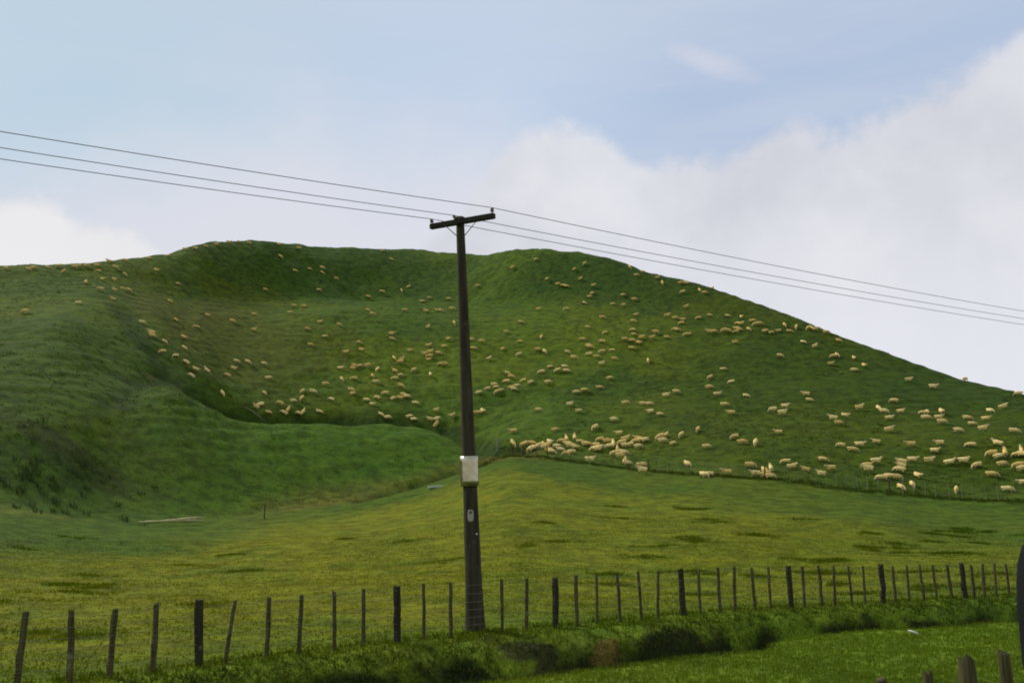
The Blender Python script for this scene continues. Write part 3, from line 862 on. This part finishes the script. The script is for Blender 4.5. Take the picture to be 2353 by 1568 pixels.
# roadside fence, its tops only in the bottom right corner
road = [(1935, 1590, .05), (2025, 1560, .05), (2130, 1543, .052), (2216, 1514, .080), (2303, 1500, .055), (2385, 1484, .05)]
o0 = at_dist(2216, 1514, 10.0)
rf = empty('wire_fence', (o0[0], o0[1], gz(o0[0], o0[1])), 'nearest fence, only its broad post top and thin posts showing, bottom right corner', 'fence')
rt_ = []
for (x, y, r_) in road:
    ang = (x - 2216) / FPX
    tp = at_dist(x, y, 10.0 + ang * 6.0)
    b_ = np.array([tp[0] + (.05 if x == 2303 else .0), tp[1], gz(tp[0], tp[1])])
    bm = bmesh.new(); post(bm, b_, tp, r_, 12)
    finish(bm, 'post', M_POSTD if r_ > .08 else M_POST, rf, False)
    rt_.append((b_, tp))
for f in (.80, .6, .4, .2):
    bm = bmesh.new(); tube_bm(bm, [tuple(b_ + (t_ - b_) * f + np.array([.02, -.08, 0])) for b_, t_ in rt_], .0025, 5)
    finish(bm, 'wire', M_WIRE, rf)

# ------------------------------------------------------------------ small things lying about
def pale_wood():
    return wood_mat('bleached_timber', (.30, .27, .12), (.46, .41, .20))
M_PALE = pale_wood()
hx, hy, hz = hit(390, 1200)
rail = empty('timber_pile', (hx, hy, hz), 'low pile of bleached timber rails lying on the paddock edge at left', 'timber pile')
for k, (dx, dz, L, yaw) in enumerate([(0, .06, 1.7, .04), (1.0, .16, 1.2, .10), (-1.3, .05, 1.0, .02), (1.6, .26, .9, .12), (.3, .12, .8, -.03), (-.6, .03, 1.4, .05), (.9, .05, 1.1, .0)]):
    ca, sa = math.cos(yaw), math.sin(yaw)
    a_ = Vector((hx + dx - ca * L, hy + 1.1 * (k - 3) * .4 - sa * .3, hz + dz)); b_ = Vector((hx + dx + ca * L, hy + 1.1 * (k - 3) * .4 + sa * .3, hz + dz + .06))
    bm = bmesh.new(); tube_bm(bm, [a_, a_.lerp(b_, .5) + Vector((0, 0, .03)), b_], [.05, .065, .045], 7)
    finish(bm, 'rail', M_PALE, rail)
hx, hy, hz = hit(1000, 1120)
bm = bmesh.new(); box_bm(bm, (hx, hy, hz + .10), (.97, .2, .06), (-.2, .97, 0), (0, 0, 1), .62, .25, .10, .04)
tag(finish(bm, 'water_trough', mat('pale_concrete', (.46, .47, .38), .85), None, False), 'low pale concrete trough on the grass just left of the pole', 'trough')
hx, hy, hz = hit(2098, 1460, dmin=12)
bm = bmesh.new()
bmesh.ops.create_icosphere(bm, subdivisions=3, radius=1.0)
for v in bm.verts:
    n_ = .22 * float(vnoise(np.array(v.co.x * 2 + 9), np.array(v.co.y * 2 + v.co.z), 301))
    q_ = Vector((v.co.x * .125, v.co.y * .05, max(v.co.z, -.4) * .035)) * (1 + n_)
    q_ = Matrix.Rotation(.32, 3, 'Y') @ q_
    v.co = q_ + Vector((hx, hy, hz + .075))
tag(finish(bm, 'white_stone', mat('white_stone', (.62, .62, .50), .7)), 'small white oblong stone on the verge right of the ditch', 'stone')
# fallen branch at the edge of the gully
hx, hy, hz = hit(585, 955)
bm = bmesh.new()
tube_bm(bm, [(hx - 1.3, hy, gz(hx - 1.3, hy) + .35), (hx - .4, hy + .1, gz(hx - .4, hy + .1) + .25), (hx + .5, hy, gz(hx + .5, hy) + .12), (hx + 1.5, hy - .2, gz(hx + 1.5, hy - .2) + .15)], [.025, .045, .05, .03], 7)
tag(finish(bm, 'fallen_branch', M_FAR), 'bleached fallen branch lying across the gully left of the lowest left sheep', 'branch')

# wing mirror of the vehicle the picture was taken from, at the right edge
M_BLK = mat('black_plastic', (.008, .009, .010), .85, 0, .1)
d0 = 1.25
tl = at_dist(2345, 1262, d0); bl = at_dist(2337, 1600, d0)
mcx = at_dist(2349, 1400, d0)
mir = empty('wing_mirror', (mcx[0] + .09, mcx[1], mcx[2] - .12), 'black rounded wing mirror at the right edge, mostly cut off by the frame', 'wing mirror')
bm = bmesh.new()
prof = []
zt, zb = float(at_dist(2352, 1205, d0)[2]), float(at_dist(2352, 1860, d0)[2])
NU, NV = 28, 20
grid = []
for i in range(NU + 1):
    th = 2 * math.pi * i / NU
    row = []
    for j in range(NV + 1):
        ph = -math.pi / 2 + math.pi * j / NV
        sg = lambda c, p: math.copysign(abs(c) ** p, c)
        X = sg(math.cos(th), .30) * sg(math.cos(ph), .55); Zc = sg(math.sin(th), .62) * sg(math.cos(ph), .6); Yc = sg(math.sin(ph), .8)
        row.append(bm.verts.new((mcx[0] + .105 + X * (.105 - .012 * Zc * 0 - .018 * max(-Zc, 0) + .0), mcx[1] + Yc * .05, (zt + zb) / 2 + Zc * (zt - zb) / 2)))
    grid.append(row)
for i in range(NU):
    for j in range(NV):
        try:
            bm.faces.new((grid[i][j], grid[i + 1][j], grid[i + 1][j + 1], grid[i][j + 1]))
        except ValueError:
            pass
bmesh.ops.remove_doubles(bm, verts=bm.verts[:], dist=1e-5)
finish(bm, 'mirror_housing', M_BLK, mir)
bm = bmesh.new(); box_bm(bm, (mcx[0] + .105, mcx[1] - .049, (zt + zb) / 2), (1, 0, 0), (0, 1, 0), (0, 0, 1), .078, .006, (zt - zb) / 2 * .78, .004)
finish(bm, 'mirror_glass', mat('mirror_glass', (.7, .72, .74), .03, 1.0), mir)
bm = bmesh.new(); tube_bm(bm, [(mcx[0] + .18, mcx[1], zb + .05), (mcx[0] + .27, mcx[1] - .05, zb + .02), (mcx[0] + .36, mcx[1] - .16, zb - .02)], [.03, .032, .04], 12)
finish(bm, 'mirror_arm', M_BLK, mir)

# ------------------------------------------------------------------ sheep
def wool_mat():
    m = bpy.data.materials.new('fleece'); m.use_nodes = True
    q = NT(m.node_tree)
    oi = q.n('ShaderNodeObjectInfo').outputs['Random']
    pos = q.n('ShaderNodeTexCoord').outputs['Object']
    n1 = q.n('ShaderNodeTexNoise', {'Vector': pos, 'Scale': 14.0, 'Detail': 4.0}).outputs[0]
    n2 = q.n('ShaderNodeTexNoise', {'Vector': pos, 'Scale': 3.0, 'Detail': 3.0}).outputs[0]
    c = q.mix(oi, (.66, .46, .14, 1), (.84, .66, .28, 1))
    c = q.mix(q.m('MULTIPLY', q.step(n2, .45, .7), .35), c, (.36, .25, .11, 1))
    c = q.mix(q.m('MULTIPLY', q.step(n1, .55, .75), .3), c, (.74, .62, .36, 1))
    bump = q.n('ShaderNodeBump', {'Strength': .8, 'Distance': .04, 'Height': n1})
    b = q.n('ShaderNodeBsdfPrincipled', {'Base Color': c, 'Roughness': 1.0, 'Specular IOR Level': .05, 'Normal': bump.outputs[0]})
    q.n('ShaderNodeOutputMaterial', {0: b.outputs[0]})
    return m
M_WOOL = wool_mat()
M_FACE = mat('face_and_legs', (.50, .42, .27), .9, 0, .1)
M_HOOF = mat('dark_leg', (.10, .085, .05), .9, 0, .1)
def sheep_mesh(name, pose, seed):
    """one continuous animal: a skinned skeleton, fleece roughened afterwards; head towards +X, feet at z = 0"""
    V, R, E = [], [], []
    lr = np.random.default_rng(seed)
    k1, k2, k3 = lr.uniform(-.05, .05), lr.uniform(-.06, .06), lr.uniform(.92, 1.08)
    def add(p, r, parent=None):
        V.append(p); R.append(r)
        if parent is not None:
            E.append((parent, len(V) - 1))
        return len(V) - 1
    zb = .32 if pose == 'lying' else .55
    hip = add((-.38, 0, zb), (.215 * k3, .215 * k3))
    midb = add((-.02, 0, zb - .02), (.245, .24), hip)
    sho = add((.31, 0, zb), (.20, .205), midb)
    rump = add((-.56, 0, zb + .02), (.13, .15), hip)
    tail = add((-.64, 0, zb - .12), (.045, .045), rump)
    if pose == 'grazing':
        nk = add((.47, k1, zb - .05 + k2), (.125, .125), sho)
        pl = add((.62, .02 + 2 * k1, zb - .26 + k2), (.088, .092), nk)
        mz = add((.70, .03, zb - .42), (.062, .066), pl)
        no = add((.74, .03, zb - .52), (.044, .046), mz)
    elif pose == 'turned':
        nk = add((.44, .05, zb + .13), (.12, .12), sho)
        pl = add((.54, .12, zb + .25), (.090, .094), nk)
        mz = add((.62, .24, zb + .26), (.062, .066), pl)
        no = add((.66, .31, zb + .21), (.044, .046), mz)
    else:
        nk = add((.45, 0, zb + .13), (.125, .125), sho)
        pl = add((.56 + k2, 1.5 * k1, zb + .25 + k2), (.090, .094), nk)
        mz = add((.69, 0, zb + .25), (.062, .066), pl)
        no = add((.77, 0, zb + .19), (.044, .046), mz)
    px, py, pz = V[pl]
    for sgn in (-1, 1):
        e1 = add((px - .03, py + sgn * .13, pz + .03), (.026, .026), pl)
        add((px - .05, py + sgn * .20, pz + .005), (.014, .014), e1)
    st = {'grazing': (.03, -.05, .04, -.02), 'standing': (0, 0, .02, -.02), 'walking': (.13, -.10, -.12, .12), 'turned': (.02, -.03, -.02, .03), 'lying': (0, 0, 0, 0)}[pose]
    if pose != 'lying':
        for k, sgn in enumerate((-1, 1)):
            d = st[k]
            h1 = add((-.40, sgn * .13, zb - .17), (.105, .105), hip)
            h2 = add((-.44 + d * .4, sgn * .13, zb - .33), (.052, .055), h1)       # stifle to hock
            h3 = add((-.50 + d * .7, sgn * .13, zb - .42), (.036, .036), h2)
            add((-.46 + d, sgn * .13, .0), (.030, .030), h3)
            d = st[2 + k]
            f1 = add((.27, sgn * .12, zb - .19), (.080, .080), sho)
            f2 = add((.26 + d * .5, sgn * .12, zb - .38), (.040, .042), f1)
            add((.27 + d, sgn * .12, .0), (.030, .030), f2)
    else:
        for sgn in (-1, 1):
            h1 = add((-.30, sgn * .22, .16), (.10, .09), hip)
            add((-.08, sgn * .29, .06), (.04, .04), h1)
            f1 = add((.30, sgn * .17, .15), (.075, .07), sho)
            add((.46, sgn * .19, .05), (.04, .04), f1)
    me = bpy.data.meshes.new(name)
    me.from_pydata(V, E, [])
    tmp = bpy.data.objects.new('temp_sheep', me); COL.objects.link(tmp)
    sk = tmp.modifiers.new('skin', 'SKIN')
    for i, r in enumerate(R):
        me.skin_vertices[0].data[i].radius = r
    me.skin_vertices[0].data[0].use_root = True
    tmp.modifiers.new('sub', 'SUBSURF').levels = 2
    tmp.modifiers['sub'].render_levels = 2
    dg = bpy.context.evaluated_depsgraph_get()
    out = bpy.data.meshes.new_from_object(tmp.evaluated_get(dg))
    bpy.data.objects.remove(tmp)
    out.name = name
    n = len(out.vertices)
    co = np.empty(n * 3, np.float32); out.vertices.foreach_get('co', co); co = co.reshape(-1, 3)
    no_ = np.empty(n * 3, np.float32); out.vertices.foreach_get('normal', no_); no_ = no_.reshape(-1, 3)
    P0 = np.array(V[pl]); N0 = np.array(V[nk])
    hd = (np.linalg.norm(co - P0, axis=1) < .13) | ((co - N0) @ (P0 - N0) > np.dot(P0 - N0, P0 - N0) * .86)
    leg = (co[:, 2] < zb - .30) & (co[:, 0] < .5) if pose != 'lying' else (co[:, 2] < .10)
    wool = ~(hd | leg)
    nn = fbm(co[:, 0] * 11 + 3 * co[:, 2], co[:, 1] * 11 + 5 * co[:, 2], 200 + seed, 3)
    co = co + no_ * (nn * .045 * wool)[:, None]
    out.vertices.foreach_set('co', co.ravel())
    out.materials.clear()
    for m_ in (M_WOOL, M_FACE, M_HOOF):
        out.materials.append(m_)
    for p in out.polygons:
        p.use_smooth = True
        c0 = [hd[i] for i in p.vertices]; c1 = [leg[i] for i in p.vertices]
        p.material_index = 1 if all(c0) else (2 if all(c1) and pose != 'lying' else 0)
    out.update()
    return out
SM = {p: [sheep_mesh('sheep_' + p, p, k), sheep_mesh('sheep_' + p, p, k + 20)] for k, p in enumerate(('grazing', 'standing', 'walking', 'turned', 'lying'))}

SC = 2352 / 3500.0
Q = 900 / 2352.0
RAW = []
def reg(ox, oy, sc, txt):
    for tok in txt.split():
        a_, b_, c_ = tok.split(',')
        RAW.append(((ox + float(a_) * sc) * SC, (oy + float(b_) * sc) * SC, c_))
reg(0, 700, Q, '''255,565,R 530,540,L 775,537,R 970,500,l 1335,470,R 1665,390,l 1745,380,L 1935,345,R 2135,325,R 2220,335,L 430,548,R 660,545,R
 572,585,F 880,580,L 1030,550,R 1113,608,R 1395,578,D 917,660,F 1015,658,L 768,682,B 895,745,L 1015,750,l 1095,738,R 1150,752,R 1590,695,R 1515,848,R
 700,862,L 228,942,L 1005,830,L 1565,1010,L 1850,977,R 2075,1030,R 1270,1040,R 1750,1075,L 1345,1135,L 1360,1160,R 1635,1170,R 1465,1205,R 1640,1262,R
 1450,1300,L 1568,1332,F 1655,1390,L 1740,1455,R 1835,1460,l 1700,1508,L 2080,1450,R 2025,1508,L''')
reg(0, 700, Q, '60,556,R 300,553,R 700,541,L 870,531,R 1120,487,R 1500,447,R 1840,362,R 2040,330,r')
reg(800, 700, Q, '''395,345,R 575,385,r 1322,402,R 410,455,R 1405,478,R 543,583,R 675,563,R 785,557,R 785,597,R 912,653,R 280,747,R 757,752,R 1320,768,L 1497,757,F
 1560,727,D 1200,812,R 1745,822,R 1685,853,R 1920,833,R 537,890,R 625,897,L 508,953,R 183,967,R 1195,930,R 1237,966,R 1525,930,L 1710,942,L 1810,932,l 1845,937,R
 1950,922,R 770,1037,R 938,1060,R 655,1095,R 1735,1087,R 1965,1050,F 1408,1147,R 1412,1187,R 815,1165,R 1118,1215,R 683,1240,R 1137,1288,F 1000,1310,L 1920,1187,R
 1740,1245,R 1880,1252,R 1573,1290,R 1828,1312,R 1700,1318,L 1755,1310,R 1745,1345,L 1738,1370,R 1430,1357,F 1505,1365,R 1485,1392,L 1840,1410,L 1885,1412,R 20,1385,R
 120,1393,R 268,1408,R 180,1107,R 950,1450,R 1075,1430,R 1060,1455,R 1125,1425,R 1200,1425,R 1283,1455,F 1432,1470,L 1610,1460,L 1490,1505,R 1435,1537,L 1240,1517,F
 1070,1537,L 962,1547,F 1757,1512,F 310,1535,R''')
reg(1600, 700, Q, '''1440,550,F 1560,590,R 1690,640,R 1945,690,L 1900,688,R 610,478,R 405,553,R 1045,515,L 955,565,R 712,655,R 1005,652,R 1505,620,R 90,717,R
 805,700,R 850,712,R 880,720,R 1122,717,R 1112,782,R 1085,810,R 1735,685,F 1385,797,R 1487,838,R 1040,865,F 1295,875,R 1390,885,R 1918,772,L 632,925,R 875,922,L 1950,900,R
 473,1035,R 1500,970,R 1200,998,R 1475,1032,R 1780,983,R 1850,1003,R 1915,1015,L 1905,1045,L 343,1123,R 1068,1083,R 1470,1105,L 1480,1145,R 1222,1128,L 1675,1128,R
 1845,1100,L 1870,1110,R 655,1165,F 460,1207,L 1025,1190,R 1075,1243,R 1090,1262,R 1195,1210,L 1400,1190,R 1465,1205,R 1550,1180,R 1525,1225,R 1460,1268,R 1643,1175,R
 1775,1170,R 1945,1148,L 35,1195,R 120,1210,R 50,1270,R 313,1277,R 190,1362,R 455,1325,L 620,1280,L 685,1305,F 885,1303,R 945,1355,R 1080,1320,L 1150,1343,R 1195,1298,L
 1285,1285,L 1308,1362,R 1195,1408,R 1607,1378,F 733,1432,R 862,1432,R 655,1482,L 800,1468,L 880,1470,R 350,1490,R 385,1525,R 1268,1535,R''')
A2 = 450 / 2352.0
reg(2350, 900, A2, '''215,465,F 310,505,R 445,425,F 195,950,L 395,905,R 715,915,R 960,945,F 965,1060,r 890,1055,L 1165,1005,R 1220,1065,L 1290,1060,R 380,1210,L 480,1195,R
 650,1180,L 730,1185,R 860,1140,r 920,1160,R 865,1200,L 1095,1155,F 1390,1185,R 1500,1210,R 1620,1185,l 1730,1078,F 1820,1185,R 1940,1120,F 2160,1135,L 2210,1140,F 2280,1165,R
 855,1390,R 2065,1380,F 20,1240,L 2280,1465,R''')
reg(2600, 900, Q, '''585,605,R 695,680,R 650,815,L 680,805,F 625,885,R 830,835,F 920,900,F 835,940,R 1320,1030,R 1538,1093,r 1185,1215,L 885,1280,r 1050,1280,F 1100,1310,R
 1250,1305,r 1150,1365,R 750,1345,r 640,1370,l 695,1410,R 1455,1320,L 1475,1315,F 1610,1310,F 1480,1365,R 1590,1360,R 1620,1400,R 1845,1365,R 1890,1412,R 2050,1300,F 2015,1372,R
 2170,1270,R 1990,1462,R 1765,1475,R 2265,1480,R 1150,1475,R 1820,1020,F 2300,1150,L''')
reg(2350, 1200, A2, '''1650,60,R 640,288,R 405,440,L 780,520,L 390,622,R 535,745,R 1045,765,R 665,925,R 770,1070,L 1520,1020,L 1740,960,r 1700,1085,R 2105,750,l 2175,840,R
 190,1370,F 1610,1410,l 840,1500,L''')
reg(2350, 1450, A2, '''345,360,R 980,285,R 1215,305,F 290,860,F 370,850,L 690,820,l 1125,700,R 1200,845,l 1380,800,F 1490,760,B 1400,870,R 1480,890,R 1745,620,L 1870,715,r
 2090,770,l 10,680,F''')
reg(2600, 1300, Q, '''710,560,L 885,555,r 820,600,R 1025,530,l 1335,557,l 1595,545,l 1555,610,r 1870,555,L 2110,545,l 555,685,R 625,770,l 535,815,l 945,740,L 1030,705,r 950,775,L
 1355,690,r 1255,715,L 1250,750,L 1230,780,L 1500,700,r 1690,715,r 1810,700,r 1930,740,L 2160,725,R 1075,850,L 1150,835,R 1215,845,R 1400,830,F 1350,910,F 1250,930,F 1745,955,F
 2205,950,R 2065,820,R 2060,640,L 2130,660,R 2180,630,B 2285,640,L 2325,610,B 2300,740,L 2340,890,l 2345,650,R 2340,770,R''')
reg(1600, 1200, Q, '''100,355,R 175,320,L 235,285,R 250,305,R 340,258,L 265,350,L 300,335,R 385,310,L 410,325,R 440,295,R 495,245,L 565,262,R 715,265,R 970,355,R 1040,335,R
 1175,310,R 1410,450,R 1560,455,R 1620,455,R 1625,525,L 1715,545,R 910,465,R 990,517,R 632,510,R 1305,600,R 1770,385,R 1860,350,R 1135,670,F 780,685,R 1345,720,l 405,700,l
 130,525,F 65,540,L 105,530,R 400,810,F''')
D2 = 300 / 2352.0
reg(1720, 1450, D2, '''580,480,L 780,470,R 830,590,R 900,540,R 760,600,L 1000,520,L 1060,470,F 1110,560,R 1180,510,R 1240,430,F 1230,640,R 1300,690,R 1440,530,R 1530,620,R
 1560,400,L 1690,350,B 1720,450,R 1800,540,R 1910,320,B 1930,560,R 2060,400,R 2220,470,R 1690,740,L 1820,680,L''')
E2 = 360 / 2352.0
reg(2000, 1450, E2, '''330,290,L 60,400,R 230,420,L 200,500,L 280,530,R 330,490,R 500,340,R 550,450,L 630,390,B 820,360,L 910,290,r 900,430,R 1000,400,L 1160,260,l 1130,340,L
 1260,300,R 1350,310,R 1190,450,R 720,510,B 650,600,L 780,560,R 880,590,R 800,670,R 1680,240,L 1800,200,r 1740,330,R 1970,370,R 2155,195,F 110,760,r 890,790,B 950,830,R
 1270,870,R 1260,1000,l 2250,830,F''')
reg(800, 1200, Q, '''1270,265,R 1490,298,R 820,285,R 705,355,R 615,345,F 272,357,F 1045,335,R 1060,370,R 1350,365,L 1510,375,R 1545,395,R 1275,408,L 1425,412,R 1480,410,L 1185,425,R
 1240,462,R 1620,450,R 405,452,L 530,433,R 605,410,F 865,415,L 190,485,L 235,470,L 305,537,R 440,537,L 480,515,B 575,545,L 620,530,B 760,525,R 1810,517,R 1310,555,R 1375,580,R
 1570,570,R 1610,600,R 1750,600,L 1820,590,R 1820,640,R 1960,560,l''')
reg(0, 1200, Q, '1980,360,R')

def ground_frame(x, y, yaw):
    e = .5
    sx = (gz(x + e, y) - gz(x - e, y)) / (2 * e); sy = (gz(x, y + e) - gz(x, y - e)) / (2 * e)
    n = Vector((-sx, -sy, 1)).normalized()
    upv = (Vector((0, 0, 1)) * .45 + n * .55).normalized()
    f = Vector((math.cos(yaw), math.sin(yaw), 0)); f.z = sx * f.x + sy * f.y; f.normalize()
    s_ = upv.cross(f).normalized(); upv = f.cross(s_)
    return Matrix((( f.x, s_.x, upv.x), (f.y, s_.y, upv.y), (f.z, s_.z, upv.z)))
FL = []
for (x, y, code) in RAW:
    lying = code == 'D'
    hx, hy, hz = hit(x, y, .20 if lying else .40)
    d = math.hypot(hx, hy)
    pose = {'R': 'grazing', 'L': 'grazing', 'r': 'standing', 'l': 'standing', 'F': 'grazing', 'B': 'standing', 'D': 'lying'}[code]
    r_ = rng.random()
    if pose == 'grazing' and code in 'RL' and r_ < .18: pose = 'walking'
    if pose == 'grazing' and code == 'F' and r_ < .2: pose = 'standing'
    if pose == 'standing' and code in 'rl' and r_ < .35: pose = 'turned'
    base = {'R': 0, 'r': 0, 'L': math.pi, 'l': math.pi, 'F': -math.pi / 2 + (.5 if r_ < .6 else -.5), 'B': math.pi / 2, 'D': 0}[code]
    yaw = base + rng.normal(0, .25) - math.atan2(hx, hy) * .6
    FL.append(dict(px=x, py=y, p=(hx, hy, hz), d=d, pose=pose, code=code, yaw=yaw, s=rng.uniform(.64, .80), w=rng.uniform(.88, 1.12), v=int(rng.integers(0, 2))))
FL.sort(key=lambda q_: q_['d'])
NEAR, FARF = FL[:298], FL[298:]
# name the places the flock stands in, then count along each place
def band(q_):
    x, y = q_['px'], q_['py']
    if y > 1055 and x > 1600: return 0, 'along the distant fence'
    if y > 985 and 1150 < x < 1640: return 1, 'of the packed gully mob'
    if x < 1070: return 2, 'above the gully, left of pole'
    if x < 1200: return 3, 'close right of the pole'
    if y < 800: return 4, 'high on the right slope'
    if x < 1640: return 5, 'above the packed gully mob'
    if x < 1980: return 6, 'mid right slope'
    return 7, 'on the far right slope'
rows = {}
for q_ in NEAR:
    b_, txt = band(q_)
    # split each place into rows by height in the picture
    h = {0: 16, 1: 12, 2: 22, 3: 60, 4: 30, 5: 26, 6: 32, 7: 24}[b_]
    rows.setdefault((b_, txt), {}).setdefault(int(q_['py'] // h), []).append(q_)
NUM = ['first', 'second', 'third', 'fourth', 'fifth', 'sixth', 'seventh', 'eighth', 'ninth', 'tenth', 'eleventh', 'twelfth', 'thirteenth', 'fourteenth', 'fifteenth',
       'sixteenth', 'seventeenth', 'eighteenth', 'nineteenth', 'twentieth', 'twenty-first', 'twenty-second', 'twenty-third', 'twenty-fourth', 'twenty-fifth', 'twenty-sixth', 'twenty-seventh', 'twenty-eighth']
POSE = {'grazing': 'grazing', 'standing': 'standing head up', 'walking': 'walking head up', 'turned': 'looking round', 'lying': 'lying'}
POSE1 = {'grazing': 'grazing', 'standing': 'alert', 'walking': 'walking', 'turned': 'looking-round', 'lying': 'lying'}
FACE = {'R': 'right', 'r': 'right', 'L': 'left', 'l': 'left', 'F': 'this way', 'B': 'uphill', 'D': 'right'}
for (b_, txt), rr in rows.items():
    keys = sorted(rr, reverse=True)
    for ri, k in enumerate(keys):
        row = sorted(rr[k], key=lambda q_: q_['px'])
        for ci, q_ in enumerate(row):
            lead = 'alone' if len(row) == 1 else 'leftmost' if ci == 0 else 'rightmost' if ci == len(row) - 1 else f'{NUM[ci]} from left'
            rown = 'lowest row' if ri == 0 else f'{NUM[ri]} row up'
            q_['label'] = f'{POSE1[q_["pose"]]} cream sheep, {lead} in {rown} {txt}'
def put(o, q_):
    Rm = ground_frame(q_['p'][0], q_['p'][1], q_['yaw'])
    o.matrix_world = Matrix.Translation(Vector(q_['p']) - Vector((0, 0, .02))) @ Rm.to_4x4() @ Matrix.Diagonal((q_['s'], q_['s'] * q_['w'], q_['s'] * (1.9 - q_['w']) / .9, 1))
proto = None
for q_ in NEAR:
    me = SM[q_['pose']][q_['v']]
    if proto is None:
        o = bpy.data.objects.new('sheep', me); proto = o
    else:
        o = proto.copy(); o.data = me
    COL.objects.link(o)
    put(o, q_)
    o['label'] = q_['label']; o['category'] = 'sheep'; o['group'] = 'sheep grazing on the hillside'
# the rest of the flock, far up the hill: one object
bm = bmesh.new()
low = {}
for q_ in FARF:
    me = SM[q_['pose']][q_['v']]
    t = me.copy()
    Rm = ground_frame(q_['p'][0], q_['p'][1], q_['yaw'])
    t.transform(Matrix.Translation(Vector(q_['p']) - Vector((0, 0, .02))) @ Rm.to_4x4() @ Matrix.Diagonal((q_['s'], q_['s'] * q_['w'], q_['s'] * (1.9 - q_['w']) / .9, 1)))
    bm.from_mesh(t); bpy.data.meshes.remove(t)
me = bpy.data.meshes.new('distant_sheep'); bm.to_mesh(me); bm.free()
for m_ in (M_WOOL, M_FACE, M_HOOF):
    me.materials.append(m_)
o = bpy.data.objects.new('distant_sheep', me); COL.objects.link(o)
o['kind'] = 'stuff'; o['label'] = 'smallest sheep scattered over the upper hillside and along its skyline'; o['category'] = 'sheep'
print('sheep', len(FL), 'near', len(NEAR), 'limit distance', NEAR[-1]['d'])
